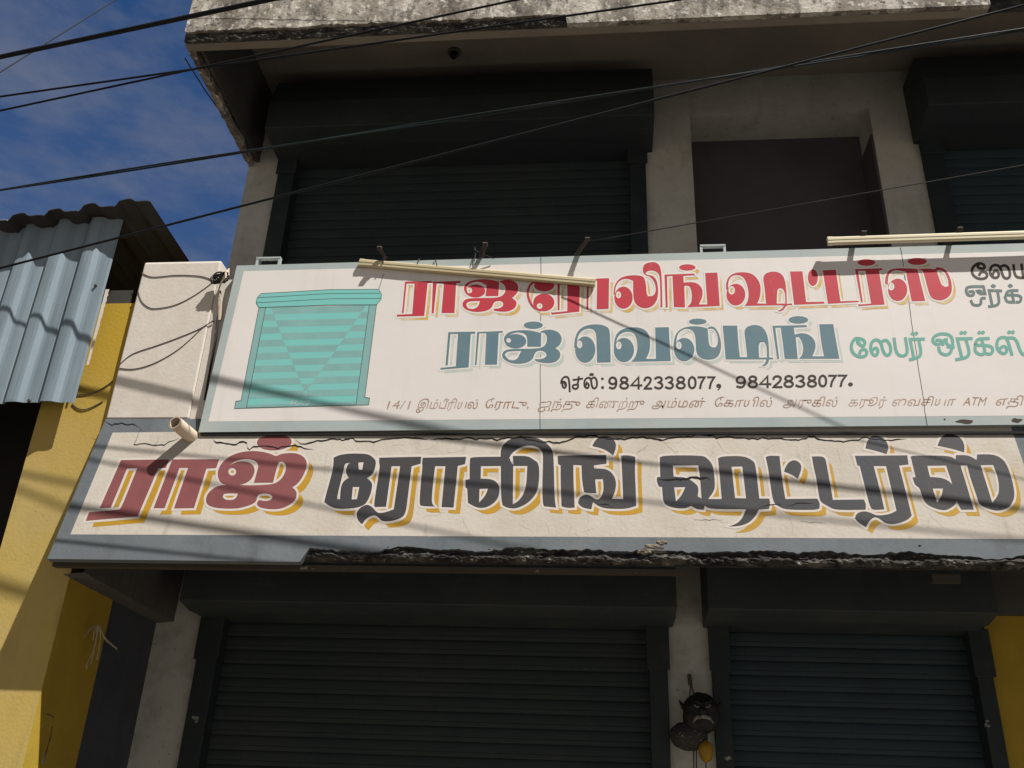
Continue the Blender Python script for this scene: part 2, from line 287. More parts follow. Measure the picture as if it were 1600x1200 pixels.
dm = jag_strip(XL, XE, zlow, lambda x: 6.9, 4.02, .035); edge = dm.build('slab_edge', M['slab'], shop)
edge['label'] = 'weathered lime plastered slab edge streaked mouldy black'
m = MB(); m.box(XE + .003, XR, 4.06, 4.11, 5.86, 6.9); m.box(XE + .003, XR, 4.024, 4.06, 5.90, 6.9); m.build('dark_slab_edge', M['mottling'], shop)  # right end of the slab edge, coloured near black
def rough_band(x0, x1, prof, amp, step=.008, sc=16, sub=4):
    """broken concrete: strip swept along X over an open (y,z) profile, pushed about in ragged ledges"""
    pf = []
    for a, b_ in zip(prof[:-1], prof[1:]): pf += [(a[0] + (b_[0] - a[0]) * t / sub, a[1] + (b_[1] - a[1]) * t / sub) for t in range(sub)]
    pf.append(prof[-1]); mb = MB(); n = int((x1 - x0) / step); k = len(pf); vs = []; fs = []
    for i in range(n + 1):
        x = x0 + (x1 - x0) * i / n
        for j, (y, z) in enumerate(pf):
            zz = z + .012 * lump((x * 9, 0, 5), 1)
            l1 = lump((x * sc * .55, zz * sc * 1.6, 1), 1); l2 = lump((x * sc * 1.7, zz * sc * 3.6, 4), 1); l3 = lump((x * sc * 4, zz * sc * 6, 8), 1)
            a = amp * (.9 * round(l1 * 2.5) / 2.5 + .6 * abs(l2) + .3 * l3)
            vs.append((x, y - max(-.008, a), z + .25 * amp * l2))
        if i:
            for j in range(k - 1):
                a0 = (i - 1) * k + j; fs.append((a0, a0 + k, a0 + k + 1, a0 + 1))
    mb.add(vs, fs); return mb
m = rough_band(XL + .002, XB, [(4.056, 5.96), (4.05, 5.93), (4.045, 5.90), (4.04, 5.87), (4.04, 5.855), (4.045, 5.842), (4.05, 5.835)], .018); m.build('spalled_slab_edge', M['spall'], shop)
m = MB(); m.box(XL + .002, XE, 4.056, 4.108, 5.83, 6.498); m.build('drop_edge', M['soffit'], shop)
def zside(y): return 5.83 + .012 * lump((y * 9, 2, 2), 1)
vs = []; fs = []; n = 60                                         # left drop edge, ragged underside
m = MB()
for i in range(n + 1):
    y = 4.11 + (YW - 4.11) * i / n; z = zside(y); xw = .042 + .02 * lump((y * 7, 4, 9), 1)
    vs += [(XL, y, z + .02 * lump((y * 14, 8, 1), 1)), (XL + xw, y, z), (XL + xw, y, ZS - .002), (XL, y, ZS - .002)]
    if i:
        a = 4 * (i - 1); b = 4 * i
        fs += [(a, a + 1, b + 1, b), (a + 1, a + 2, b + 2, b + 1), (a + 3, a, b, b + 3)]
fs += [(0, 3, 2, 1), (4 * n, 4 * n + 1, 4 * n + 2, 4 * n + 3)]
m.add(vs, fs); m.build('side_drop_edge', M['slab'], shop)
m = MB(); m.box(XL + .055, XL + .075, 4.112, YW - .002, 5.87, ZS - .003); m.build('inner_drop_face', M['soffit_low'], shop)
# lower floor
m = MB(); ZC = 3.17
m.box(XL, -2.265, YW, YW + .38, 0.14, ZC); m.box(.30, .527, YW, YW + .38, .14, ZC)
m.box(-2.265, .30, YW + .003, YW + .38, 2.74, ZC); m.box(.527, 1.92, YW + .003, YW + .38, 2.74, ZC)
m.build('lower_wall', M['pier'], shop)
m = MB(); m.box(1.92, XR, YW, YW + .38, .14, 2.72); m.build('yellow_pier', M['olive'], shop)
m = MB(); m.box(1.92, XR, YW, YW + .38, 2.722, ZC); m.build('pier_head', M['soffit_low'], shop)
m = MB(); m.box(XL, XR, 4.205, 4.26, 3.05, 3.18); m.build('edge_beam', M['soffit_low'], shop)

# ---- rolling shutters: curtain of curved slats, octagonal hood, two guide rails
def shutter(x0, x1, ztop, zbot, hx0, hx1, hood, mcur, pitch, rl, rr, bracket=True):
    pr = bpy.data.objects.new('rolling_shutter', None); C.objects.link(pr); pr.parent = shop
    pr.location = Vector(((x0 + x1) / 2, YW, zbot)) - shop.location
    prof = []; z = zbot
    while z < ztop:
        for t, d in ((0, .0), (.04, -.003), (.08, .003), (.20, .0055), (.34, .0065), (.37, .0035), (.41, .0065), (.62, .007), (.80, .0055), (.93, .003)):
            prof.append((YW + .075 - d, z + t * pitch))
        z += pitch
    m = MB(); m.strip_x(prof, x0 + .01, x1 - .01); m.build('slat_curtain', mcur, pr)
    m = MB(); m.box(x0, x1, YW + .10, YW + .2, zbot, ztop + .1); m.build('backing', M['dark'], pr)
    m = MB(); m.prism_x(hood + [(YW + .1, hood[-1][1]), (YW + .1, hood[0][1])], hx0, hx1); m.build('hood', M['hood'], pr, bevel=.006)
    for (a, b) in (rl, rr):
        if b <= a: continue
        m = MB(); zr = 5.99 if ztop > 4 else 2.66; m.box(a, b, YW - .035, YW + .07, zbot, zr)
        m.box(a - .012, b + .012, YW - .047, YW - .036, zr - .26, zr - .02)
        m.build('guide_rail', M['rail'], pr, bevel=.004)
    return pr
def hz(py, Y, px=700): return P(px, py, Y)[2]
uh = [(4.93, hz(119, 4.93)), (4.85, hz(150, 4.85)), (4.85, hz(190, 4.85)), (5.02, hz(221, 5.02))]
s1 = shutter(-2.30, .265, 6.15, 3.30, P(424, 160, 4.88)[0], P(1021, 150, 4.88)[0], uh, M['shutter'], .075, (-2.30, -2.18), (.155, .265))
k = P(1409, 130, 5.2)[0]
s2 = shutter(2.07, 4.6, 6.15, 3.30, k, 4.7, uh, M['shutter2'], .075, (2.07, 2.20), (4.5, 4.6))
lh = [(4.85, 3.0), (4.85, hz(945, 4.85)), (5.0, hz(962, 5.0)), (5.08, hz(962, 5.0) + .005)]
s3 = shutter(-2.265, .30, 2.725, .15, P(278, 945, 4.85)[0], P(1058, 950, 4.85)[0], lh, M['shutter'], .075, (-2.255, -2.14), (.205, .30))
s4 = shutter(.527, 1.925, 2.725, .15, P(1097, 960, 5.2)[0], P(1560, 950, 4.85)[0], lh, M['shutter2'], .075, (.527, .612), (1.845, 1.925))

# ---- sunshade with its painted face
XBK = FP(470, 870)[0]
H = (ST - SB).length
def jagS(x):
    if x < XBK: return 0.0
    k = min(1, (x - XBK) / .03)
    a = .072 + .055 * lump((x * 2.2, 1, 5), 1) + .020 * lump((x * 6, 3, 7), 1) + .009 * lump((x * 37, 1, 3), 1)
    return max(.02, a) * k
def skin(x0, x1, step, thick):
    mb = MB(); n = int((x1 - x0) / step); vs = []; fs = []
    for i in range(n + 1):
        x = x0 + (x1 - x0) * i / n; s = jagS(x)
        a = SB + SU * s; b = SB + SU * H
        for p, o in ((a, 0), (b, 0), (a, thick), (b, thick)):
            q = p - SN * o; vs.append((x, q.y, q.z))
        if i:
            a = 4 * (i - 1); b = 4 * i
            fs += [(a, b, b + 1, a + 1), (a, a + 2, b + 2, b), (a + 2, a + 3, b + 3, b + 2), (a + 1, b + 1, b + 3, a + 3)]
    fs += [(0, 1, 3, 2), (4 * n, 4 * n + 2, 4 * n + 3, 4 * n + 1)]
    mb.add(vs, fs); return mb
shade = skin(XL, XR, .01, .03).build('sunshade', M['border'], shop)
shade['label'] = 'sloping sunshade face with big painted Tamil letters and a broken lower edge'
c0 = SB - SN * .032
m = MB(); m.prism_x([(c0.y + .014, c0.z + .018), (4.10, 2.650), (4.285, 3.40), (4.245, 3.40)], XL + .003, XR); m.build('core', M['soffit_low'], shade)
q = [SB + SU * s - SN * d for s, d in ((.15, .027), (.12, .024), (.10, .027), (.08, .017), (.06, .021), (.045, .011), (.035, .012), (.028, .02), (.022, .034))]
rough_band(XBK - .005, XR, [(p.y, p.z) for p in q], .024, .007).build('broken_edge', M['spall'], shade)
m = MB(); m.box(XL + .004, P(1072, 890, 4.06)[0], 4.062, 4.098, 2.608, 2.628); m.build('underside_board', M['brown'], shade)
m = MB(); m.box(P(1457, 890, 4.06)[0], P(1501, 890, 4.06)[0], 4.075, 4.105, 2.592, 2.626); m.build('timber_block', M['brown'], shade)
m = MB()                                                       # rough beam on the left under the canopy
n = 50; vs = []; fs = []
for i in range(n + 1):
    y = 4.17 + (YW - 4.17) * i / n; a = .005 * lump((y * 6, 1, 1), 1) + .004 * lump((y * 31, 1, 1), 1)
    vs += [(XL + .002, y, 2.60 + a), (XL + .10 + a, y, 2.61 + a), (XL + .11, y, 3.04), (XL + .002, y, 3.04)]
    if i:
        a_ = 4 * (i - 1); b_ = 4 * i; fs += [(a_, a_ + 1, b_ + 1, b_), (a_ + 1, a_ + 2, b_ + 2, b_ + 1)]
m.add(vs, fs); m.build('canopy_side_beam', M['soffit_low'], shop)
m = MB(); m.poly([FP(176, 676, .0003), FP(1577, 660, .0003), FP(1640, 842.5, .0003), FP(110, 835, .0003)][::-1]); m.build('white_panel', M['panel'], shade)

# ---- parapet above the sunshade
m = MB()
zt = 4.365
m.box(-2.10, XR, 4.212, 4.30, 3.412, 4.24); m.build('parapet_wall', M['cream'], shop)
m = MB()
x1 = P(345, 500, 4.205)[0] + .02
m.prism_x([(4.205, 3.412), (4.205, zt - .012), (4.215, zt), (4.33, zt), (4.33, 3.412)], XL, -2.103); m.build('parapet_post', M['cream'], shop, bevel=.008)
m = MB(); m.poly([FP(166, 656, .0015), FP(330, 652, .0015), FP(330, 660, .0015), FP(164, 664, .0015)][::-1])

# ================================================================== LETTERING TOOLS
def parse(s):
    return [tuple(float(c) for c in t.split(',')) for t in s.split()]
def turn(a, b, c):
    v1 = (b[0] - a[0], b[1] - a[1]); v2 = (c[0] - b[0], c[1] - b[1])
    return abs(math.atan2(v1[0] * v2[1] - v1[1] * v2[0], v1[0] * v2[0] + v1[1] * v2[1]))
def chaikin(pts, closed=True, it=2, lim=math.radians(56)):
    corners = None
    for _ in range(it):
        o = []; oc = []; n = len(pts)
        for i, p in enumerate(pts):
            if not closed and i in (0, n - 1): o.append(p); oc.append(True); continue
            a = pts[i - 1]; c = pts[(i + 1) % n]
            if corners is None: isc = turn(a, p, c) > lim
            else: isc = corners[i]
            if isc: o.append(p); oc.append(True)
            else:
                o += [(p[0] * .75 + a[0] * .25, p[1] * .75 + a[1] * .25), (p[0] * .75 + c[0] * .25, p[1] * .75 + c[1] * .25)]; oc += [False, False]
        pts = o; corners = oc
    return pts
def ell(cx, cy, rx, ry, n=36): return [(cx + rx * math.cos(t * 2 * math.pi / n), cy + ry * math.sin(t * 2 * math.pi / n)) for t in range(n)]
class Paint:
    """flat paint shapes traced in photo pixels and laid on a plane (plane(px,py,offset) gives the real point)"""
    def __init__(s, plane, off=.0004): s.pl = plane; s.shapes = []; s.strokes = []; s.off = off; s.it = 2
    def frame(s, ox, oy, k): s.ox, s.oy, s.k = ox, oy, k; return s
    def _t(s, pts): return [(s.ox + x / s.k, s.oy + y / s.k) for x, y in pts]
    def shape(s, outer, *holes):
        f = lambda c: s._t(chaikin(parse(c))) if isinstance(c, str) else s._t(c)
        s.shapes.append([f(outer)] + [f(h) for h in holes]); return s
    def ball(s, cx, cy, rx, ry, hx=0, hy=0, hrx=0, hry=0):
        return s.shape(ell(cx, cy, rx, ry), *([ell(hx, hy, hrx, hry, 20)] if hrx else []))
    def stroke(s, txt, wd, smooth=True):
        p = parse(txt) if isinstance(txt, str) else txt
        s.strokes.append((s._t(chaikin(p, False, s.it, math.radians(100)) if smooth and len(p) > 2 else p), wd / s.k)); return s
    def fill(s, name, m, parent, off=0.0, dx=0, dy=0):
        mb = MB(); z = s.off + off
        for i, sh in enumerate(s.shapes):
            zz = z + i * 8e-6
            loops = [[Vector((x, y, 0)) for x, y in c] for c in sh]
            tri = tessellate_polygon(loops)
            flat = [p for c in sh for p in c]
            mb.add([s.pl(x + dx, y + dy, zz) for x, y in flat], tri)
        for j, (p, wd) in enumerate(s.strokes):
            mb2 = ribbon(p, wd / 2, wd / 2, False)
            mb.add([s.pl(x + dx, y + dy, z + 6e-5 + j * 3e-6 + i * 4e-7) for i, (x, y) in enumerate(mb2[0])], mb2[1])
        return orient(mb).build(name, m, parent)
    def outline(s, name, m, parent, wd, off):
        mb = MB(); i = 0
        for sh in s.shapes:
            for c in sh:
                a = sum(c[k][0] * c[(k + 1) % len(c)][1] - c[(k + 1) % len(c)][0] * c[k][1] for k in range(len(c)))
                v, f = ribbon(c, wd, wd, True)
                mb.add([s.pl(x, y, s.off + off + i * 8e-6 + k * 2e-7) for k, (x, y) in enumerate(v)], f); i += 1
        return orient(mb).build(name, m, parent)
def orient(mb):
    for k, f in enumerate(mb.f):
        a, b, c = (mb.v[i] for i in f[:3])
        if (b - a).cross(c - a).y > 0: mb.f[k] = list(f)[::-1]
    return mb
def ribbon(p, wl, wr, closed):
    n = len(p); vs = []; fs = []
    if not closed:                                             # run the ends out by half a width
        def ext(a, b, d):
            l = math.hypot(a[0] - b[0], a[1] - b[1]) or 1; return (a[0] + (a[0] - b[0]) / l * d, a[1] + (a[1] - b[1]) / l * d)
        p = [ext(p[0], p[1], wl * .55)] + list(p[1:-1]) + [ext(p[-1], p[-2], wl * .55)]
    for i in range(n):
        a = p[i - 1] if (closed or i) else p[i]; c = p[(i + 1) % n] if (closed or i < n - 1) else p[i]; b = p[i]
        d1 = Vector((b[0] - a[0], b[1] - a[1])); d2 = Vector((c[0] - b[0], c[1] - b[1]))
        if d1.length < 1e-6: d1 = d2
        if d2.length < 1e-6: d2 = d1
        if d1.length < 1e-6: d1 = d2 = Vector((1, 0))
        d1.normalize(); d2.normalize()
        t = d1 + d2
        if t.length < .3: t = d2.copy()
        t.normalize(); nrm = Vector((-t.y, t.x)); k = 1 / max(.55, abs(nrm.dot(Vector((-d1.y, d1.x)))))
        vs += [(b[0] + nrm.x * wl * k, b[1] + nrm.y * wl * k), (b[0] - nrm.x * wr * k, b[1] - nrm.y * wr * k)]
    for i in range(n if closed else n - 1):
        a = 2 * i; b = 2 * ((i + 1) % n); fs.append((a, b, b + 1, a + 1))
    return vs, fs

# ================================================================== LETTERS ON THE SUNSHADE
red = Paint(FP); red.frame(120, 670, 7.5)
red.shape('520,368 1085,360 1045,460 955,464 715,1028 105,1080 145,980 490,950 520,935 710,462 590,466 400,926 270,930')
red.shape('1120,360 1670,358 1635,462 1520,468 1375,930 1140,935 1305,460 1205,460 1030,932 900,932')
red.frame(310, 670, 7.5)
red.shape('912,325 860,300 760,270 640,260 520,270 400,305 310,365 255,430 228,500 228,560 250,620 290,650 335,657 250,665 170,700 110,760 88,820 95,880 150,915 240,932 360,938 480,932 580,905 640,880 680,850 690,795 715,768 770,757 835,763 870,795 862,825 825,845 770,848 715,835 690,860 685,890 720,925 820,942 900,945 980,935 1080,890 1140,830 1155,770 1145,725 1100,688 1160,650 1220,570 1260,480 1272,420 1265,370 1230,325 1160,290 1080,284 1000,290 950,303',
          '375,425 420,385 500,358 600,356 670,375 703,420 700,465 650,635 875,633 935,400 960,385 1000,388 1028,430 1025,490 990,570 930,625 870,650 760,660 620,665 480,660 560,640 620,595 655,530 662,480 645,430 600,395 540,383 480,385 420,400',
          ell(398, 505, 46, 44, 20), '285,800 300,765 350,757 465,760 450,800 420,830 370,838 310,830')
red.shape('685,180 690,140 720,105 800,80 900,74 1000,80 1075,105 1098,150 1080,200 1000,240 900,258 790,250 720,220')
navy = Paint(FP); navy.frame(490, 670, 7.5)
navy.shape('235,340 300,308 400,293 520,290 640,298 690,330 733,375 725,450 700,520 660,560 625,580 665,610 690,650 680,720 660,790 630,850 600,890 520,925 400,938 280,938 200,915 125,860 150,760 195,600 225,480 235,400',
           '365,420 380,405 430,400 395,430 380,480 385,530 405,565 415,580 385,590 350,620 325,670 315,740 310,825 275,825 290,740 320,620 345,520', '525,397 587,393 570,482 530,480', '460,683 537,683 508,825 447,830')
navy.shape('770,340 1262,328 1255,410 1150,440 1110,760 1080,1010 1000,1060 900,1085 800,1085 770,1045 720,1010 650,1030 600,1075 570,1120 520,1080 500,1000 530,940 590,900 640,890 690,920 740,980 780,990 860,975 940,945 1015,440 915,440 850,915 720,918 705,890 780,440 768,400')
navy.frame(670, 670, 7.5)
navy.shape('-70,340 440,330 425,415 340,437 320,650 290,925 150,918 175,650 195,440 75,440 50,650 30,870 70,912 -90,908 -110,880 -95,650 -72,440 -80,400')
navy.shape('485,345 520,332 860,328 850,437 612,440 608,585 730,590 790,620 830,680 828,770 790,850 700,915 610,932 540,915 460,870 450,700 430,690 430,600 480,590 478,450', '595,705 695,703 660,790 590,865')
navy.shape('845,300 945,335 960,385 992,425 985,320 1155,318 1225,360 1290,405 1297,560 1275,740 1180,860 1060,925 980,938 900,920 845,880', '990,437 1155,437 1145,650 1110,770 1050,850 985,885')
navy.shape('845,335 840,260 870,190 940,125 1050,92 1180,90 1290,115 1390,175 1455,255 1465,400 1470,650 1478,850 1492,925 1350,910 1335,870 1330,650 1340,400 1335,265 1280,215 1190,195 1100,205 1020,250 965,300 945,340')
navy.frame(840, 670, 7.5)
navy.shape('235,325 250,315 805,308 808,410 660,430 662,465 800,470 870,515 915,590 920,680 900,760 870,822 1003,825 990,500 980,315 1060,310 1145,330 1140,500 1150,700 1155,905 1060,935 960,942 780,935 700,900 650,860 630,945 540,930 480,890 475,840 510,790 570,768 620,785 680,830 730,825 765,760 775,680 765,592 675,595 688,755 600,755 545,745 520,600 515,430 420,425 420,600 435,925 350,930 280,910 270,600 270,430 240,415')
navy.shape('640,205 665,150 720,95 800,85 870,100 915,160 920,220 895,300 880,312 830,270 750,230')
navy.frame(1010, 670, 7.1429)
navy.shape('150,320 200,298 620,298 680,330 740,400 755,500 765,600 760,690 690,785 840,785 825,600 805,400 800,330 850,308 1080,303 1180,350 1215,390 1235,550 1260,780 1370,780 1382,830 1370,895 1255,905 1210,990 1130,1060 1020,1090 915,1092 1010,1060 1070,1000 1110,900 710,898 650,860 640,905 560,900 500,860 440,890 340,890 240,865 185,820 175,650 140,648 115,590 120,540 155,540 150,400',
           '295,410 580,410 600,560 615,780 572,755 582,690 575,640 520,590 450,545 305,535', '310,655 435,652 390,750 330,812', '950,425 1070,422 1112,778 990,775')
navy.frame(1190, 670, 7.1429)
navy.shape('45,318 80,300 200,305 215,450 240,640 265,785 620,780 650,830 645,890 600,908 270,905 190,870 130,825 100,640 75,450')
navy.shape('250,480 265,430 300,375 355,348 410,365 445,410 440,470 405,558 340,515')
navy.shape('560,310 680,308 715,340 730,430 770,640 795,795 1140,790 1165,840 1160,905 820,910 730,860 660,820 640,760 610,550 580,430')
navy.shape('1040,303 1624,298 1640,400 1534,412 1595,650 1675,970 1630,1020 1520,1060 1430,1065 1370,1050 1310,1000 1255,985 1200,1030 1165,1100 1080,1050 1040,1000 1060,945 1130,920 1200,930 1280,970 1360,965 1440,950 1505,915 1440,640 1388,418 1250,418 1310,640 1370,900 1250,910 1210,880 1150,640 1095,418 1068,410')
navy.shape('1158,220 1175,140 1220,85 1290,78 1360,100 1405,160 1415,220 1395,285 1300,255')
navy.frame(1390, 670, 7.1429)
navy.shape('235,310 270,300 660,300 735,340 740,295 880,295 970,350 975,288 1130,285 1220,310 1290,370 1340,480 1385,650 1395,770 1350,860 1290,900 1200,920 1100,895 1000,850 970,750 900,550 865,410 790,410 850,600 940,905 800,905 770,860 745,800 735,850 650,905 590,912 500,890 400,840 360,750 335,660 280,630 255,545 290,540 260,420',
           '420,415 630,412 660,500 700,620 640,570 560,545 450,540', '480,668 595,668 580,750 530,825', '1015,408 1155,405 1200,520 1222,640 1215,740 1145,825 1100,680')
navy.shape('533,190 560,120 600,75 650,60 760,75 815,130 838,200 830,265 700,225')
for pnt, nm, mt in ((red, 'red_lettering', M['l_red']), (navy, 'navy_lettering', M['l_navy'])):
    pnt.fill('letter_shadow', M['l_yel'], shade, .0002, 10.2, 9.6)
    pnt.outline('letter_outline', M['l_white'], shade, 3.6, .0005)
    pnt.fill(nm, mt, shade, .0009)
# cracks in the plaster: jittered thin gaps
def crack(plane, pts, wd, name, parent, seed=0, off=.0018):
    random.seed(seed); q = []
    for i in range(len(pts) - 1):
        a, b = pts[i], pts[i + 1]; n = max(2, int(math.hypot(b[0] - a[0], b[1] - a[1]) / 5))
        for k in range(n):
            t = k / n; q.append((a[0] + (b[0] - a[0]) * t + random.uniform(-.8, .8), a[1] + (b[1] - a[1]) * t + random.uniform(-1.1, 1.1)))
    q.append(pts[-1]); vs = []; fs = []
    for i, (x, y) in enumerate(q):
        e = min(1, i / 3, (len(q) - 1 - i) / 3); h = max(.3, wd * e * random.uniform(.6, 1.0)) / 2
        vs += [plane(x, y - h, off), plane(x, y + h, off)]
        if i: fs.append((2 * i - 2, 2 * i, 2 * i + 1, 2 * i - 1))
    mb = MB(); mb.add(vs, fs); return orient(mb).build(name, M['crack'], parent)
def z75(ox, pts, k=7.5): return [(ox + x / k, 670 + y / k) for x, y in parse(pts)]
crack(FP, [(158, 656), (175, 664), (190, 662), (212, 664), (221, 672)], 2.0, 'crack', shade, 1)
crack(FP, z75(120, '760,0 720,60 700,130 670,185 730,178 880,185 950,202 1030,185 1110,140 1200,110'), 1.5, 'crack', shade, 2)
crack(FP, z75(310, '170,100 185,155 300,170 370,185 450,180 510,152 565,170 575,220 600,242 650,215 780,205 880,210 930,228 1020,205 1130,200 1240,225 1350,243'), 2.6, 'crack', shade, 3)
crack(FP, z75(310, '1140,140 1200,178 1300,172 1400,145 1500,130 1600,118 1660,128 1700,140 1760,118 1810,112 1850,150 1950,150 2060,158 2150,130 2250,125 2330,108 2500,110 2640,118 2700,118'), 2.4, 'crack', shade, 4)
crack(FP, z75(670, '0,118 150,118 330,125 450,110 560,122 640,110 740,108 800,128 900,115 1000,112 1080,95 1150,130 1250,150 1380,155 1500,160 1560,160 1660,125 1720,90 1820,92 1880,80 2000,100 2100,125 2200,118 2300,120 2480,95 2600,110 2700,125 2780,130'), 2.6, 'crack', shade, 5)
crack(FP, z75(1010, '0,105 100,108 160,130 280,100 420,92 500,90 560,66 680,72 740,75 780,100 950,95 1050,108 1150,110 1200,118 1290,105 1500,112 1700,125 1780,115 1810,88 1870,90 1940,122 2100,142 2200,140 2330,130 2450,100 2560,115 2690,130 2900,112', 7.1429), 2.2, 'crack', shade, 6)
crack(FP, z75(1010, '115,575 200,575 300,570 420,565 480,552 540,548 600,555 680,550 720,585', 7.1429), 4.2, 'crack', shade, 7)
crack(FP, z75(1010, '1260,880 1370,855 1480,840 1510,860', 7.1429), 1.8, 'crack', shade, 8)
crack(FP, z75(1190, '275,862 350,850 430,830 520,835 580,840', 7.1429), 1.8, 'crack', shade, 9)
crack(FP, z75(840, '690,895 760,885 830,895 880,925'), 2.2, 'crack', shade, 10)
crack(wallP(4.02), [(292, 28), (420, 30), (560, 33), (700, 35), (770, 37)], .9, 'crack', edge, 60)
for k, (x0, y0, x1, y1) in enumerate([(584, 690, 583, 706), (1037, 690, 1058, 712), (1168, 690, 1166, 704), (1056, 705, 1060, 712), (720, 810, 719, 822), (1262, 692, 1264, 708), (1012, 697, 995, 708), (1115, 682, 1130, 705), (1085, 813, 1130, 812), (1250, 815, 1290, 818), (970, 800, 970, 830), (1040, 820, 1042, 838)]):
    crack(FP, [(x0, y0), ((x0 + x1) / 2 + 1, (y0 + y1) / 2), (x1, y1)], .7, 'hairline_crack', shade, 20 + k)
random.seed(21)
M['hair'] = mat('hairline_crazing', (0.30, 0.26, 0.21), 0.9)
hv = []
mb = MB()
for k in range(42):
    x = random.uniform(480, 1590); y = random.choice([random.uniform(800, 838), random.uniform(690, 712), random.uniform(700, 838)]); a = random.choice([0, 0, math.pi / 2, math.pi / 2, random.uniform(0, 3.1)])
    pts = [(x, y)]
    for q_ in range(random.randint(4, 11)):
        a += random.uniform(-.45, .45); x += 3.2 * math.cos(a); y += 3.2 * math.sin(a); y = min(max(y, 686), 839); pts.append((x, y))
    v, f = ribbon(pts, .28, .28, False); mb.add([FP(px, py, .00035 + k * 2e-6) for px, py in v], f)
hz_ = orient(mb).build('hairline_crazing', M['hair'], shade); hz_['kind'] = 'stuff'
# pale chunk of mortar left in the broken edge
mb = MB()
for (px, py, rx_, rz_) in ((1022, 856, .06, .022), (1034, 848, .035, .02), (1008, 860, .04, .015)):
    p = FP(px, py, -.012)
    mb.sphere(p, rx_, .016, rz_, 26, 16, lambda d: 1 + .35 * lump((d.x * 2.2 + px, d.y * 2, d.z * 2.5), 1) + .22 * lump((d.x * 7 + px, d.y * 6, d.z * 6), 1))
    mb.build('mortar_chunk', M['chunk'], shade); mb = MB()
# ================================================================== SIGNBOARD
sign = thing('signboard', 'long white tin signboard with Tamil lettering and a painted turquoise shutter above the sunshade', 'signboard', SP(950, 668))
TL, TR, BR, BL = (370, 415), (1690, 377.5), (1760, 662), (310, 675.2)
fr = [SP(*TL), SP(*TR), SP(*BR), SP(*BL)]
m = MB(); bk = [Vector((p.x, YS + .03, p.z)) for p in fr]
m.add(fr + bk, [(3, 2, 1, 0), (4, 5, 6, 7), (0, 1, 5, 4), (1, 2, 6, 5), (2, 3, 7, 6), (3, 0, 4, 7)])
m.build('border', M['sborder'], sign)
m = MB(); m.poly([SP(*p, .0003) for p in ((381, 423.7), (1690, 390.6), (1735, 648.4), (325.5, 658.7))][::-1]); orient(m).build('white_face', M['sign'], sign)
m = MB(); a = SP(*BL); b = SP(*BR); m.box(a.x + .01, b.x, YS + .004, YS + .035, a.z - .014, a.z - .002); m.build('bottom_angle', M['steel'], sign)
for (x0, y0, x1, y1) in ((845, 402, 844, 671), (1407, 387, 1449, 667)):
    mb = MB(); v, f = ribbon([(x0 + (x1 - x0) * t / 12 + .5 * math.sin(t * 2.1), y0 + (y1 - y0) * t / 12) for t in range(13)], .5, .5, False)
    mb.add([SP(x, y, .0005) for x, y in v], f); orient(mb).build('sheet_seam', M['steel'] if x0 > 1000 else M['rust'], sign)
# loop brackets on the top edge
for (xa, xb, y) in ((400, 438, 412), (1094, 1134, 393)):
    a = P(xa, y, 4.185); b = P(xb, y - 1, 4.185); h = .028
    m = MB(); m.box(a.x, a.x + .012, 4.178, 4.20, a.z - .03, a.z + h); m.box(b.x - .012, b.x, 4.178, 4.20, a.z - .03, a.z + h); m.box(a.x, b.x, 4.176, 4.202, a.z + h, a.z + h + .009)
    m.build('fixing_loop', M['sborder'], sign)
# rust patches at the lower edge
for (x, y, w_, h_) in ((1508, 659, 14, 3.5), (1588, 657, 9, 4), (1476, 655, 2, 1.5)):
    random.seed(int(x)); pts = [(x + w_ * math.cos(t) * random.uniform(.7, 1.2), y + h_ * math.sin(t) * random.uniform(.6, 1.2)) for t in [k * .42 for k in range(15)]]
    mb = MB(); mb.add([SP(px, py, .0006) for px, py in pts], tessellate_polygon([[Vector((a, b, 0)) for a, b in pts]])); orient(mb).build('rust_patch', M['rust'], sign)

# painted picture of a rolling shutter
pic = Paint(SP, .0004); pic.frame(340, 380, 5.714)
pic.shape([(370, 575), (1420, 550), (1315, 1376), (1358, 1383), (1350, 1443), (153, 1476), (163, 1411), (210, 1406)])
pico = pic.fill('shutter_picture', M['s_teal3'], sign)
st1 = Paint(SP, .0006).frame(340, 380, 5.714); st2 = Paint(SP, .0006).frame(340, 380, 5.714)
def inner(u, v):
    l = (432 + (258 - 432) * v, 577 + (1468 - 577) * v); r = (1354 + (1237 - 1354) * v, 556 + (1438 - 556) * v)
    return (l[0] + (r[0] - l[0]) * u, l[1] + (r[1] - l[1]) * u)
N = 7.7
def vL(v): return min(.52, .05 + .54 * v)
def vR(v): return max(.52, .97 - .52 * v)
st1.shape([inner(0, 0), inner(1, 0), inner(1, 1), inner(0, 1)])
def band(P_, v0, v1, fa, fb):
    v0 = max(0, v0); v1 = min(1, v1)
    if v1 - v0 < .004 or fb(v0) - fa(v0) < .02: return
    P_.shape([inner(fa(v0), v0), inner(fb(v0), v0), inner(max(fb(v1), fa(v1) + .001), v1), inner(fa(v1), v1)])
k = 0
while k < N:
    a = (k + .5) / N; b = (k + 1) / N
    band(st2, a, b, lambda v: 0, vL); band(st2, a, b, vR, lambda v: 1)
    a = k / N; b = (k + .5) / N
    if b < .9: band(st2, a, b, vL, vR)
    k += 1
st1.fill('shutter_picture_ground', M['s_teal'], pico); st2.fill('shutter_picture_slats', M['s_teal2'], pico, .0001)
hd = Paint(SP, .0009).frame(340, 380, 5.714); hd.shape([(390, 450), (1000, 415), (1440, 412), (1465, 460), (1460, 500), (1420, 550), (1000, 552), (370, 575), (345, 535), (355, 488)])
hd.fill('shutter_picture_hood', M['s_teal'], pico)
ln = Paint(SP, .0011).frame(340, 380, 5.714)
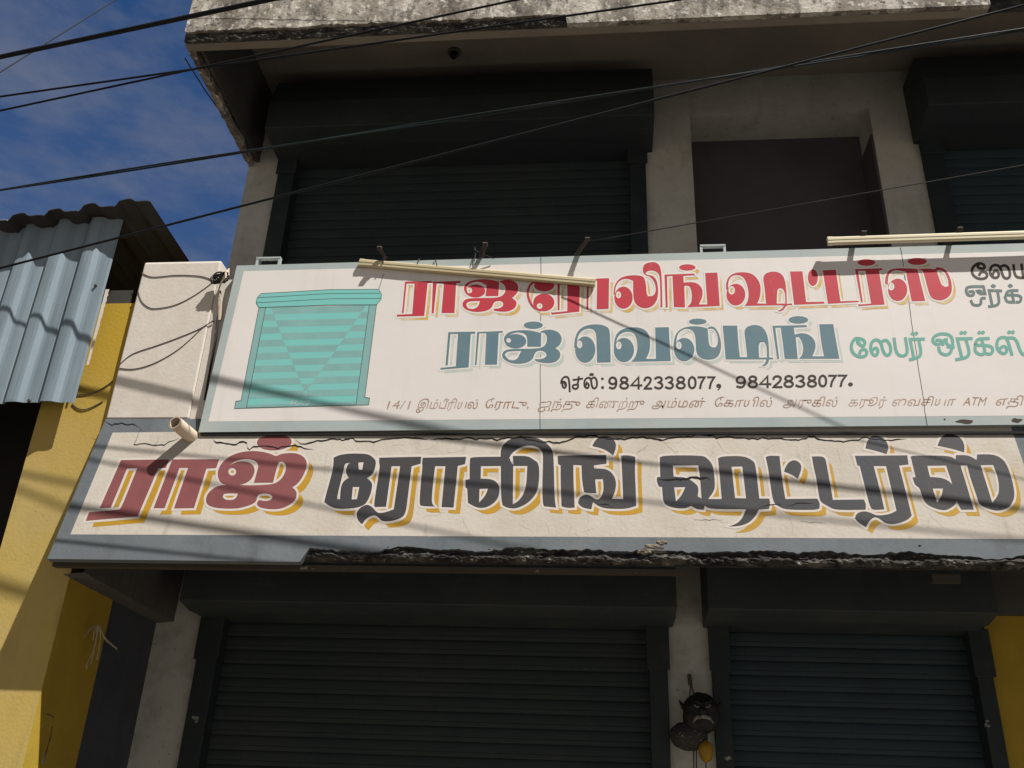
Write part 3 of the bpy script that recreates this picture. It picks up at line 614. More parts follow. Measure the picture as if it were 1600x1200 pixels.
for t in ('390,450 1000,415 1440,412 1465,460 1460,500 1420,550 1000,552 370,575 345,535 355,488 390,450', '355,488 1000,450 1450,447', '345,533 1000,497 1463,493', '430,577 258,1470', '1355,555 1237,1440', '1420,550 1315,1376 1358,1383 1350,1443 153,1476 163,1411 210,1406 370,575', '1440,412 1482,275'):
    ln.stroke(t, 4.2, False)
ln.fill('thin_line', M['s_line'], pico)
rj = Paint(SP, .0011).frame(340, 500, 5.714)
for t in ('655,758 668,720 700,718 705,732 690,740 662,742', '685,742 705,758', '715,758 750,718 765,757', '727,745 762,744', '785,718 830,716', '815,718 808,752 795,758 780,750'): rj.stroke(t, 7, False)
rj.fill('faded_word', M['s_chalk'], pico)

# --- red row
r = Paint(SP); r.frame(600, 400, 6.6667)
r.shape('220,268 500,262 498,280 455,285 420,625 135,632 135,612 295,605 320,288 235,288 205,595 188,595')
r.shape('510,270 800,260 795,280 752,285 735,595 600,595 625,285 550,285 518,600 498,598')
r.shape('828,345 845,295 895,262 980,244 1090,243 1200,268 1192,417 1060,420 1068,310 1020,275 960,268 900,285 865,315 858,350 880,400 915,430 860,405')
r.ball(955, 365, 100, 68, 888, 360, 31, 31)
r.shape('1200,268 1260,248 1340,255 1390,290 1402,335 1390,385 1350,425 1330,440 1370,460 1385,495 1365,545 1300,578 1230,582 1150,572 1140,552 1200,548 1238,525 1245,495 1225,472 1190,468 1150,480 1140,500 1115,550 1050,578 960,586 880,572 830,542 815,505 830,465 870,445 960,438 1180,438 1250,405 1270,350 1255,300', '855,510 870,480 920,470 1000,470 985,520 950,550 900,555 870,540')
r.frame(810, 400, 6.6667)
r.stroke('240,262 180,262 125,295 98,360 100,420 125,490 170,545 230,570', 22); r.ball(265, 485, 110, 92, 222, 522, 30, 30); r.ball(268, 308, 105, 62)
r.shape('405,280 640,275 635,580 345,612 343,592 510,575 510,300 432,300 428,565 410,565')
r.shape('715,240 945,232 940,552 815,556 820,258 735,262 728,560 708,560')
r.ball(1095, 435, 95, 115, 1043, 405, 27, 37)
r.shape('990,400 1000,310 1040,245 1100,212 1190,200 1270,205 1310,220 1330,300 1335,390 1350,420 1400,420 1430,380 1432,320 1410,260 1370,215 1330,205 1298,180 1295,110 1330,75 1400,62 1450,75 1482,120 1495,250 1500,535 1480,535 1478,300 1470,200 1440,165 1390,150 1340,160 1322,185 1345,198 1400,205 1440,250 1455,330 1455,420 1430,490 1380,535 1320,548 1260,535 1210,490 1195,400 1195,260 1150,240 1090,240 1040,270 1010,330 1005,400')
r.frame(1020, 390, 6.6667)
r.shape('122,262 430,250 437,268 318,275 322,345 400,338 460,350 505,390 520,440 515,500 480,572 568,572 545,245 672,240 685,400 697,588 355,602 400,560 410,480 395,400 370,375 328,380 335,603 220,600 205,275 148,280 155,605 135,603')
r.ball(360, 187, 85, 33); r.ball(865, 470, 98, 113, 822, 425, 34, 44)
r.shape('765,420 762,350 790,280 850,245 930,235 1020,245 1080,290 1120,360 1125,440 1110,520 1085,562 1180,565 1165,400 1148,300 1165,255 1220,232 1290,230 1350,260 1380,330 1393,450 1395,565 1450,562 1452,578 1395,580 1370,620 1330,648 1305,642 1350,610 1370,580 955,588 985,550 1000,480 990,390 960,310 920,272 860,265 810,285 785,340 785,420', '1290,563 1295,430 1310,405 1345,402 1370,430 1380,480 1380,563')
r.frame(1240, 390, 6.1538)
r.shape('-34,212 85,210 120,505 295,502 295,520 5,532'); r.ball(185, 270, 48, 80)
r.shape('280,200 405,195 450,498 625,492 625,505 455,515 330,522')
r.shape('590,190 850,180 855,195 820,205 875,530 760,535 620,545 620,530 745,520 690,205 620,208 665,505 648,508'); r.ball(700, 125, 85, 32)
r.ball(1000, 388, 92, 108, 938, 355, 31, 37)
r.shape('880,330 880,270 905,210 950,185 1050,178 1190,188 1265,495 1135,498 1080,215 1000,200 950,205 915,240 905,300 905,340')
r.shape('1190,195 1260,180 1360,190 1375,170 1430,175 1480,215 1515,300 1525,390 1500,450 1440,488 1380,490 1320,465 1295,400 1260,260 1240,205', '1375,205 1410,195 1455,220 1485,290 1490,350 1460,362 1420,340 1400,280'); r.ball(1188, 115, 92, 34)
rl_ = r.fill('red_lettering', M['s_red'], sign, .0009)
r.fill('letter_shadow', M['s_yel'], rl_, .0002, 6.0, 6.0); r.outline('letter_outline', M['s_white'], rl_, 2.6, .0005)

# --- slate row
b = Paint(SP); b.frame(680, 490, 7.2727)
b.shape('150,212 455,205 455,228 405,232 380,612 60,638 62,618 235,600 260,232 175,232 142,590 118,590')
b.shape('478,210 770,198 768,218 722,220 703,580 565,582 582,225 500,225 470,585 452,585')
b.shape('778,300 790,255 830,215 900,195 1000,188 1100,195 1205,222 1202,377 1047,377 1047,260 1010,225 940,212 880,225 835,250 812,290 808,330 840,375 880,395 810,368')
b.ball(915, 315, 120, 82, 835, 305, 28, 26)
b.shape('1195,205 1250,185 1330,183 1400,210 1435,260 1438,310 1415,360 1365,395 1405,415 1425,460 1415,510 1370,550 1300,565 1210,560 1140,540 1130,518 1200,520 1245,505 1268,475 1255,440 1210,420 1160,425 1130,455 1115,510 1060,555 960,575 860,565 790,530 758,485 770,435 820,408 900,402 1170,400 1240,375 1270,320 1270,260 1245,220 1200,215', '790,470 810,440 850,428 980,425 955,470 940,510 890,535 830,525')
b.ball(1115, 133, 108, 42); b.frame(880, 490, 7.2727)
b.ball(250, 410, 115, 150, 187, 350, 31, 44)
b.shape('125,390 130,290 165,200 230,145 330,122 430,125 500,150 530,190 535,350 540,555 385,558 380,350 375,230 350,185 300,168 240,180 190,220 160,280 150,390')
b.ball(690, 415, 115, 138, 632, 362, 32, 45)
b.shape('575,380 585,280 620,210 700,165 790,155 880,160 950,200 985,270 990,370 975,450 940,515 1055,515 1045,158 1200,155 1210,350 1222,540 770,548 810,510 840,440 845,350 830,270 800,220 740,205 680,215 630,250 605,300 598,380')
b.frame(1080, 480, 6.4)
b.ball(-70, 425, 101, 117, -123, 383, 27, 39)
b.shape('-178,400 -170,310 -136,240 -66,200 20,190 100,195 165,215 170,300 180,385 220,408 255,395 268,350 265,290 240,230 205,212 170,220 168,205 200,190 240,205 275,260 298,340 300,420 275,490 225,522 150,528 85,505 50,460 45,350 40,280 15,235 -30,215 -80,222 -125,255 -145,300 -155,400')
b.ball(65, 145, 88, 30)
b.shape('315,185 460,185 470,350 487,500 560,500 545,350 530,250 545,205 600,180 660,178 715,200 755,260 775,350 780,505 820,505 820,522 780,523 770,565 730,592 705,590 740,560 752,523 345,523 330,350', '680,505 672,385 690,352 730,350 755,390 758,505')
b.shape('812,187 1155,180 1157,200 1025,205 1035,275 1100,258 1170,270 1225,315 1245,370 1240,430 1210,492 1328,492 1300,350 1280,172 1420,170 1450,350 1482,516 1075,518 1110,480 1122,420 1110,350 1080,300 1045,300 1065,520 935,520 915,350 895,205 840,208 880,520 860,522')
b.ball(1072, 128, 98, 38)
bl_ = b.fill('slate_lettering', M['s_blue'], sign, .0009)
b.fill('letter_shadow', M['s_pale'], bl_, .0002, 6.2, 5.4); b.outline('letter_outline', M['s_white'], bl_, 2.4, .0005)

# --- sea green words
g = Paint(SP).frame(1310, 490, 5.5172)
for t in ('180,255 165,235 180,215 215,225 232,250 215,285 180,268 160,240 175,215 150,212 118,245 108,300 130,350 180,376 232,368 250,335 228,305 192,315 182,345', '290,318 325,290 345,325 325,368 292,350 275,300 288,240 330,222 368,250 385,330 418,368 452,340 450,275 412,222 370,245', '480,215 500,365 603,365 578,210', '738,220 618,222 648,372', '692,225 722,372 615,398',
          '940,285 995,292', '985,290 985,220 955,180 885,172 825,195 808,235 845,272 890,255 880,225 845,232', '970,285 930,262 930,225 905,230 900,270', '980,290 965,345 920,360 872,335 865,292', '1150,215 1025,218 1062,372', '1098,220 1142,372 1015,398', '1297,215 1195,217 1178,272', '1175,272 1320,275 1335,328 1302,355 1262,340', '1232,217 1272,340 1222,360 1175,325 1180,285', '1385,325 1400,288 1440,280 1456,320 1430,350 1385,330 1362,282 1372,222 1412,203 1455,210 1495,355', '1460,210 1530,208 1572,345 1620,362 1640,330'): g.stroke(t, 27)
for x, y in ((655, 172), (1075, 165), (1230, 163), (1487, 160)): g.shape([(x - 36, y + 4), (x - 18, y - 18), (x, y - 8), (x + 20, y - 20), (x + 36, y), (x + 18, y + 20), (x, y + 10), (x - 18, y + 20)])
g.fill('green_lettering', M['s_green'], sign, .0004)
# --- black small words
DIG = {'9': '.95,.38 .8,.55 .45,.62 .12,.5 .05,.3 .2,.08 .5,0 .82,.1 .95,.35 .92,.7 .75,.93 .45,1 .1,.9', '8': '.5,.46 .2,.38 .12,.22 .25,.05 .5,0 .75,.05 .88,.22 .8,.38 .5,.46 .15,.58 .03,.76 .2,.95 .5,1 .8,.95 .97,.76 .85,.58 .5,.46',
       '4': '.7,1.02 .7,0 0,.72 1,.72', '2': '.05,.3 .15,.08 .5,0 .85,.1 .9,.3 .7,.55 .15,.92 .08,1 1,1', '3': '.05,.15 .3,.02 .6,0 .88,.12 .85,.35 .5,.47 .88,.58 .98,.78 .75,.97 .4,1 .03,.88', '0': '.5,0 .15,.12 .03,.5 .15,.88 .5,1 .85,.88 .97,.5 .85,.12 .5,0', '7': '0,.03 1,.03 .45,.5 .3,1'}
k_ = Paint(SP).frame(860, 570, 6.4)
def digits(txt, xs, y0, y1, wd, dy=0):
    for c, (a, e) in zip(txt, xs):
        p = [(a + 8 + x * (e - a - 16), y0 + 9 + y * (y1 - y0 - 18) + dy * (a - xs[0][0])) for x, y in parse(DIG[c])]
        k_.stroke(p, wd * 1.15)
for t in ('150,205 142,172 122,178 120,215 140,236 158,215 155,180 130,165 108,180 112,150 140,120 172,120 188,150 194,268', '228,152 322,138', '285,120 275,200 225,200 222,232 255,245 280,225 275,200', '352,215 365,180 388,200 378,236 348,228 337,185 350,140 388,124 408,150 415,220 440,242 468,215 464,150 440,122 415,138'): k_.stroke(t, 19)
k_.ball(412, 98, 24, 15); k_.ball(520, 140, 14, 13); k_.ball(522, 228, 15, 15)
digits('9842338077', [(576, 672), (686, 790), (800, 922), (930, 1020), (1034, 1132), (1142, 1238), (1250, 1358), (1372, 1464), (1470, 1552), (1566, 1648)], 116, 248, 19, -.003)
k_.frame(1090, 570, 6.1538); k_.ball(203, 203, 24, 20); k_.stroke('222,208 215,225 195,242', 11)
k_.fill('telephone_lettering', M['s_black'], sign, .0004); k_ = Paint(SP).frame(1090, 570, 6.1538)
digits('9842838077', [(362, 468), (478, 584), (592, 712), (716, 818), (822, 930), (936, 1038), (1048, 1152), (1158, 1248), (1254, 1338), (1346, 1436)], 104, 228, 19, -.012); k_.ball(1470, 189, 23, 20)
k_.fill('telephone_lettering', M['s_black'], sign, .0004)
d1 = Paint(SP).frame(1440, 390, 10)
for t in ('985,285 975,235 905,208 825,245 780,320 800,400 870,452 945,462 1015,440 1028,385 985,345 925,350 900,400', '985,270 965,300 905,295 870,265 890,235', '1110,395 1130,340 1180,325 1212,380 1190,440 1130,445 1080,400 1066,340 1085,270 1130,242 1195,245 1238,300 1270,420 1315,458 1372,440 1385,370 1352,280 1300,242 1240,265', '1435,240 1458,442 1640,442', '1560,230 1590,440'): d1.stroke(t, 42)
d1.fill('dark_lettering', M['s_black'], sign, .0004)
d2 = Paint(SP).frame(1440, 390, 10)
for t in ('965,578 715,578 690,640 722,722 815,718 815,650 745,660', '965,578 992,690 900,690 872,650 925,640 945,700', '990,760 925,760 930,872 800,872 772,800', '1245,645 1055,640 1100,862', '1185,650 1225,868 1050,892', '1500,640 1345,640 1318,712', '1310,712 1560,712 1545,822 1482,822', '1405,640 1440,822 1330,822 1302,740'): d2.stroke(t, 44)
for x, y in ((1120, 570), (1385, 566)): d2.shape([(x - 44, y), (x - 18, y - 30), (x + 12, y - 28), (x + 46, y), (x + 20, y + 30), (x - 20, y + 28)])
d2.fill('grey_lettering', M['s_grey'], sign, .0004)
# --- washed out address line: slanting thin script, word by word (Tamil signs typed in drawn order)
def glyph_mesh(txt):
    c = bpy.data.curves.new('word', 'FONT'); c.body = txt; c.size = 1; c.resolution_u = 4
    o = bpy.data.objects.new('word', c); C.objects.link(o); bpy.context.view_layer.update()
    me = o.to_mesh(); vs = [(v.co.x, v.co.y) for v in me.vertices]; fs = [tuple(p.vertices) for p in me.polygons]
    o.to_mesh_clear(); bpy.data.objects.remove(o); bpy.data.curves.remove(c)
    return vs, fs
lv, lf = glyph_mesh('\u0bb2'); lh_ = max(y for x, y in lv) - min(0, min(y for x, y in lv))
for txt, xa, xb, yb in (('14/1', 604, 642, 639), ('\u0b87\u0bae\u0bcd\u0baa\u0bc0\u0bb0\u0bbf\u0baf\u0bb2\u0bcd', 651, 748, 638.5), ('\u0bc7\u0bb0\u0bbe\u0b9f\u0bc1,', 757, 829, 638), ('\u0b90\u0ba8\u0bcd\u0ba4\u0bc1', 841, 908, 637.5),
                        ('\u0b95\u0bbf\u0ba3\u0bb1\u0bcd\u0bb1\u0bc1', 915, 1008, 637), ('\u0b85\u0bae\u0bcd\u0bae\u0ba9\u0bcd', 1018, 1102, 636.5), ('\u0bc7\u0b95\u0bbe\u0baf\u0bbf\u0bb2\u0bcd', 1115, 1208, 635.5), ('\u0b85\u0bb0\u0bc1\u0b95\u0bbf\u0bb2\u0bcd', 1223, 1310, 635),
                        ('\u0b95\u0bb0\u0bc2\u0bb0\u0bcd', 1325, 1386, 634.5), ('\u0bc8\u0bb5\u0b9a\u0bbf\u0baf\u0bbe', 1393, 1494, 634), ('ATM', 1504, 1542, 633.5), ('\u0b8e\u0ba4\u0bbf\u0bb0\u0bbf\u0bb2\u0bcd', 1555, 1645, 633)):
    vs, fs = glyph_mesh(txt); xs = [x for x, y in vs]; w0, w1 = min(xs), max(xs)
    sy = 11.5 / lh_; sh_ = 3.2; mb = MB()
    mb.add([SP(xa + (x - w0) / (w1 - w0) * (xb - xa - sh_) + .30 * y * sy, yb - y * sy + .5 * math.sin(x * 5), .0008) for x, y in vs], fs)
    orient(mb).build('washed_out_word', M['s_script'], sign)

# ================================================================== TUBE LIGHTS ABOVE THE SIGN
def tube_light(label, p0, p1, mt, brs, rad=.021):
    t = thing('tube_light', label, 'tube light', (p0 + p1) / 2, 'tube lights over the signboard')
    d = (p1 - p0).normalized(); up = Vector((0, 0, 1)) - d * d.z; up.normalize(); out_ = d.cross(up)
    if out_.y > 0: out_ = -out_
    m = MB(); prof = [(-.009, -.020), (.006, -.022), (.011, -.016), (.011, -.002), (.013, .0), (.013, .014), (.008, .021), (-.009, .022)]; n = len(prof)
    vs = [p + out_ * a + up * b_ for p in (p0, p1) for a, b_ in prof]
    m.add(vs, [(i, (i + 1) % n, n + (i + 1) % n, n + i) for i in range(n)] + [tuple(range(n))[::-1], tuple(range(n, 2 * n))])
    m.build('batten', mt, t, bevel=.003)
    for e, s_ in ((p0, 1), (p1, -1)):
        m = MB(); m.add([e - d * .004 * s_ + out_ * a * 1.08 + up * b_ * 1.05 for a, b_ in prof] + [e + d * .022 * s_ + out_ * (a * 1.08) + up * b_ * 1.05 for a, b_ in prof],
                        [(i, (i + 1) % n, n + (i + 1) % n, n + i) for i in range(n)] + [tuple(range(n))[::-1], tuple(range(n, 2 * n))]); m.build('end_cap', mt, t)
    for a, bq in brs:
        m = MB(); m.tube([a, bq], .0125, 4); m.tube([bq + Vector((-.012, 0, .0)), bq + Vector((.012, 0, .0))], .012, 6)
        m.build('bracket', M['rust'], t)
    return t
T1a, T1b = P(563, 411, 4.153), P(929, 442, 4.149)
def onl(a, b_, px):
    k = (px - 563) / (929 - 563); return a + (b_ - a) * k
tube_light('cream tube light batten hanging aslant across the top of the signboard, first word behind it', T1a, T1b, M['batten'],
           [(P(603, 404, 4.15), P(593, 388, 4.10)), (P(752, 402, 4.19), P(758, 382, 4.10)), (P(900, 399, 4.19), P(918, 374, 4.09))])
tl = [o for o in scene.objects if o.name.startswith('tube_light')][0]
for pts in ([(742, 386, 4.17), (743, 396, 4.15), (741, 408, 4.135)], [(741, 390, 4.16), (752, 397, 4.13), (772, 404, 4.15)], [(596, 388, 4.10), (601, 397, 4.13), (598, 412, 4.135)], [(655, 404, 4.16), (652, 413, 4.14)], [(680, 405, 4.16), (683, 416, 4.14)]):
    m = MB(); m.tube([P(*p_) for p_ in pts], .0028, 5); m.build('wire_tie', M['cable_dk'], tl)
T2a, T2b = P(1294, 377, 4.113), P(1760, 362, 4.113)
tube_light('straight clean cream tube light batten on brackets above the right end of the signboard', T2a, T2b, M['batten2'],
           [(P(1325, 388, 4.19), P(1350, 364, 4.105)), (P(1478, 384, 4.19), P(1500, 358, 4.105))], .02)

# ================================================================== SMALL FIXTURES ON THE SHOP
dp = thing('drain_pipe', 'short cream plastic drain spout poking out at the left corner of the sunshade', 'pipe', FP(306, 688))
a, e = P(309, 690, 4.23), P(273, 660, 4.045)
dirp = (e - a).normalized(); r0, r1 = .034, .028; u = dirp.cross(Vector((0, 0, 1))).normalized(); v_ = u.cross(dirp); n = 24; vs = []; fs = []
for (c_, rr) in ((a, r0), (e, r0), (e, r1), (e - dirp * .12, r1)):
    vs += [c_ + (u * math.cos(t * 2 * math.pi / n) + v_ * math.sin(t * 2 * math.pi / n)) * rr for t in range(n)]
for k in range(3): fs += [(k * n + t, k * n + (t + 1) % n, (k + 1) * n + (t + 1) % n, (k + 1) * n + t) for t in range(n)]
m = MB(); m.add(vs, fs); m.build('spout', M['pvc'], dp, smooth=False)
m = MB(); c_ = e - dirp * .11; m.add([c_ + (u * math.cos(t * 2 * math.pi / n) + v_ * math.sin(t * 2 * math.pi / n)) * r1 for t in range(n)], [tuple(range(n))]); m.build('bore', M['dark'], dp)

bh = PZ(710, 80, ZS)
bo = thing('bulb_holder', 'small dark lamp holder on the ceiling above the upper shutter', 'lamp holder', bh)
m = MB(); m.tube([bh, bh - Vector((0, 0, .02))], .045, 16); m.build('ceiling_rose', M['soffit_low'], bo)
m = MB(); m.tube([bh - Vector((0, 0, .02)), bh - Vector((0, .02, .07))], [.028, .022], 14); m.build('socket', M['cable'], bo)

rb = MB(); a = PX(289, 91, XL - .045); e = PX(354, 188, XL - .045); rb.tube([a, (a + e) / 2 + Vector((-.004, 0, -.008)), e], .0045, 6)
tag(rb.build('iron_rod', M['rust']), 'thin rusty rod sticking out along the left edge of the roof slab', 'rod')

# bundle of wires by the top left corner of the sign
cb = thing('cable_bundle', 'tangled bundle of taped wires beside the top left corner of the signboard', 'cable bundle', P(345, 436, 4.19))
random.seed(11)
m = MB()
for k in range(7):
    pts = []; c_ = P(345, 436, 4.17)
    for t in range(26):
        an = t * .62 + k; rr = .022 + .012 * math.sin(t * .9 + k * 2)
        pts.append(c_ + Vector((rr * 1.3 * math.cos(an) + (t - 13) * .0016, -.01 + .012 * math.sin(an * .7 + k), rr * .9 * math.sin(an) + .006 * math.sin(k + t))))
    m.tube(pts, .0034, 5)
m.build('coil', M['cable_dk'], cb)
m = MB()
for k in range(4):
    m.tube([P(358, 420 + k * 3, 4.17), P(352, 428 + 2 * k, 4.14), P(346, 438 + k, 4.15), P(342, 452, 4.18), P(343 + k, 470, 4.19), P(342 + k * .8, 500, 4.195)], .004, 5)
m.build('taped_wires', M['pvc'], cb)
m = MB(); m.tube([P(344, 455, 4.195), P(345, 480, 4.196), P(340, 500, 4.196), P(337, 530, 4.196), P(327, 585, 4.196), P(320, 625, 4.196)], .006, 6); m.build('down_wire', M['cable_dk'], cb)
def z5(pts, Y=4.2025): return [P(x / 3.636, 300 + y / 3.636, Y) for x, y in chaikin(parse(pts), False, 2, 3)]
for t, lab in (('805,460 840,478 880,485 1000,470 1130,475 1180,488 1215,503', 'thin brown wire drooping across the top of the cream post'), ('785,560 800,620 840,655 880,665 1000,645 1120,580 1215,508', 'thin brown wire in a deep loop below the top of the cream post'),
               ('670,990 720,940 770,910 900,870 1060,810 1150,770 1218,725', 'upper thin wire rising across the middle of the cream post'), ('670,1000 760,1010 880,975 1010,900 1100,820 1160,760 1218,732', 'lower thin wire sagging across the middle of the cream post')):
    m = MB(); m.tube(z5(t), .0021, 6); tag(m.build('slack_wire', M['cable_grey'], None), lab, 'wire', 'slack wires on the parapet post')
m = MB(); m.tube([P(x / 3.636, 300 + y / 3.636, 4.231) for x, y in chaikin(parse('420,1150 465,1152 540,1140 600,1105 640,1075'), False, 2, 3)], .003, 6); tag(m.build('slack_wire', M['cable_grey']), 'brown wire crossing the yellow wall right beside the tin cladding', 'wire', 'slack wires on the yellow wall')
m = MB(); m.tube([P(x / 3.636, 600 + y / 3.636, 4.231) for x, y in chaikin(parse('410,110 440,140 480,148 530,130 585,98'), False, 2, 3)], .003, 6); tag(m.build('slack_wire', M['cable_grey']), 'brown wire looping just under the bottom corner of the tin cladding', 'wire', 'slack wires on the yellow wall')

# hanging charm on the middle pier
hc = thing('hanging_charm', 'black demon mask charm with gourd and lemon hanging on the pier between lower shutters', 'charm', P(1085, 1070, 5.15))
def cp(px, py, Y=5.12): return P(px, py, Y)
m = MB(); m.tube([cp(1077, 1055, 5.18), cp(1079, 1070, 5.15)], .012, 8); m.tube([cp(1079, 1070, 5.15), cp(1077, 1092, 5.12)], .004, 6); m.tube([cp(1080, 1070, 5.15), cp(1086, 1092, 5.12)], .005, 6)
m.build('hanging_cord', M['cable_grey'], hc)
c_ = cp(1095, 1113, 5.08)
m = MB(); m.sphere(c_, .088, .06, .096, 34, 26, lambda d: 1 + .16 * max(0, -d.z) * abs(d.x) * 1.6 + .10 * max(0, -d.y) * max(0, 1 - abs(d.z - .25) * 4) + .07 * lump((d.x * 4, d.y * 4, d.z * 4), 1))
for sx, px, py in ((-1, 1077, 1101), (-1, 1085, 1096), (1, 1103, 1099), (1, 1095, 1097)):   # knotted hair along the brow
    q_ = cp(px, py, 5.1); m.sphere(q_, .030, .03, .022, 16, 10, lambda d: 1 + .3 * lump((d.x * 4 + px, d.y * 4, d.z * 4), 1))
for sx in (-1, 1):                                              # low pointed ears swept outwards
    q_ = c_ + Vector((sx * .074, .012, .028)); m.tube([q_ + Vector((-sx * .01, 0, -.022)), q_ + Vector((sx * .012, 0, .0)), q_ + Vector((sx * .03, .004, .030))], [.016, .013, .002], 8)
m.sphere(c_ + Vector((.004, -.066, -.004)), .021, .02, .020)     # broad nose
m.tube([c_ + Vector((-.05, -.05, .050)), c_ + Vector((-.02, -.064, .040)), c_ + Vector((.004, -.066, .030)), c_ + Vector((.028, -.064, .040)), c_ + Vector((.056, -.05, .050))], [.006, .011, .008, .011, .006], 8)
m.build('mask', M['mask'], hc, smooth=True)
for sx in (-1, 1):
    m = MB(); m.tube([c_ + Vector((.004 + sx * .014, -.062, .016)), c_ + Vector((.004 + sx * .027, -.063, .021)), c_ + Vector((.004 + sx * .042, -.055, .030))], [.003, .008, .002], 8); ob = m.build('eye', M['bone'], hc, smooth=True)
    m = MB(); m.sphere(c_ + Vector((.004 + sx * .027, -.070, .022)), .0055, .003, .0055, 10, 6); m.build('pupil', M['mask'], ob, smooth=True)
m = MB(); m.tube([c_ + Vector((-.046, -.046, -.058)), c_ + Vector((-.03, -.064, -.034)), c_ + Vector((.004, -.072, -.028)), c_ + Vector((.036, -.064, -.034)), c_ + Vector((.056, -.046, -.058))], [.002, .009, .011, .009, .002], 8)
m.build('moustache', M['bone'], hc, smooth=True)
m = MB(); m.sphere(cp(1076, 1150, 5.1), .095, .06, .07, 28, 18, lambda d: 1 + .06 * lump((d.x * 5, d.y * 5, d.z * 5), 1)); m.build('gourd', M['shell'], hc, smooth=True)
m = MB(); m.sphere(cp(1103, 1174, 5.07), .036, .034, .050, 20, 14, lambda d: 1 + .03 * math.cos(math.atan2(d.y, d.x) * 6)); m.build('lemon', M['lemon'], hc, smooth=True)
m = MB()
for px in (1084, 1088, 1103): m.tube([cp(px, 1160, 5.1), cp(px, 1200, 5.1), cp(px + 1, 1240, 5.11)], .003, 5)
m.build('thread', M['cable_dk'], hc)

# tuft of dry roots hanging from the canopy corner
tf = PX(152, 978, XL + .05)
m = MB(); random.seed(5)
def tpt(x, y): return PX(x / 3.636, 870 + y / 3.636, XL + .06)
for t in ('555,390 520,400 480,450', '555,390 548,470 520,560 500,600 490,635', '560,395 545,480 530,560 515,610', '560,390 590,450 620,490 668,522', '560,390 600,470 640,500', '562,395 570,450 566,520 552,580', '555,392 540,410 528,470', '600,470 580,430 560,390'):
    for k in range(2):
        m.tube([tpt(x + random.uniform(-4, 4), y + random.uniform(-5, 5)) for x, y in chaikin(parse(t), False, 1, 3)], .0022, 5)
tag(m.build('dry_root_tuft', M['straw']), 'pale tuft of dry roots dangling against the shaded olive yellow wall', 'dry roots')
m = MB(); m.tube([PX(74, 1116, XL + .02), PX(80, 1118, XL + .03), PX(84, 1122, XL + .04)], .003, 5); m.tube([PX(82, 1135, XL + .03), PX(78, 1155, XL + .03), PX(72, 1175, XL + .03), PX(66, 1194, XL + .02)], [.002, .003, .004, .006], 5)
tag(m.build('dry_twig', M['rust']), 'thin dark dry stem leaning on the sunlit edge of the yellow return wall', 'twig')
# paint smudges on the rails
for (sx, sy, Y, pr, ww, hh) in ((305, 1120, YW - .047, s3, 8, 12), (1542, 1130, YW - .047, s4, 9, 11), (1135, 1188, YW - .047, s4, 12, 9)):
    random.seed(sx); mb = MB()
    for k in range(5):
        cx, cy = sx + random.uniform(-.4, .4) * ww, sy + random.uniform(-.6, .6) * hh
        pts = [(cx + ww * .34 * math.cos(t) * random.uniform(.5, 1.2), cy + hh * .26 * math.sin(t) * random.uniform(.5, 1.2)) for t in [q_ * .57 for q_ in range(11)]]
        mb.add([P(px, py, YW - .0365 - k * 2e-4) for px, py in pts], tessellate_polygon([[Vector((x, y, 0)) for x, y in pts]]))
    orient(mb).build('paint_smudge', M['chalk'], pr)

# ================================================================== YELLOW NEIGHBOUR
YY = 4.235
nb = thing('yellow_building', 'mustard yellow neighbouring building with a corrugated tin upper wall and dark sheet roof', 'building', (-3.2, YY, 0))
XD = P(60, 647, YY)[0]; ZT = P(190, 474, YY)[2]
m = MB(); m.box(XD, XL - .002, YY, 4.9, 0.0, ZT); m.build('front_wall', M['yellow'], nb)
m = MB(); m.box(XL - .0015, XL - .0005, YY + .001, 4.675, 0, 2.9); m.build('side_return', M['olive'], nb)
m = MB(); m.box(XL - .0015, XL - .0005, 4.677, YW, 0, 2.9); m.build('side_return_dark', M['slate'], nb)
m = MB(); m.box(-7.5, XL - .004, 4.9, 9, 0, ZT); m.build('body', M['yellow'], nb)
m = MB(); m.box(-7.5, XD - 1.3, YY, 4.9, 0, ZT); m.build('far_wall', M['yellow'], nb)
m = MB(); m.box(XD - 1.3, XD - .001, 4.86, 4.898, 0, ZT - .3); m.build('doorway', M['dark'], nb)
m = MB(); m.box(-7.5, XL - .05, YY + .01, YY + .12, ZT + .002, ZT + .09); m.build('wall_plate', M['timber'], nb)
# corrugated sheets
def corr(x0, x1, pitch, hgt):
    pts = []; x = x1
    while x > x0:
        for t, d in ((0, 0), (.06, .16), (.20, .22), (.34, .20), (.42, .30), (.50, .62), (.57, .9), (.66, 1), (.80, .98), (.90, .88), (.955, .3)):
            pts.append((x - t * pitch, d * hgt))
        x -= pitch
    return pts
cz0 = P(124, 629, 4.15)[2]; XC = P(185, 372, 4.15)[0]
ctop = P(100, 372, 4.15)[2] + .12
pr = corr(-7.5, XC, .19, .026); m = MB(); vs = []; fs = []
for i, (x, d) in enumerate(pr):
    zb = cz0 + .004 * lump((x * 6, 0, 3), 1) - (XC - x) * .012
    vs += [(x, 4.15 - d, zb), (x, 4.15 - d, ctop), (x, 4.1512 - d, zb), (x, 4.1512 - d, ctop)]
    if i:
        a = 4 * (i - 1); b_ = 4 * i; fs += [(a, b_, b_ + 1, a + 1), (a + 2, a + 3, b_ + 3, b_ + 2), (a, a + 2, b_ + 2, b_)]
m.add(vs, fs); cl = m.build('tin_cladding', M['tin'], nb)
random.seed(9); vs = []; fs = []
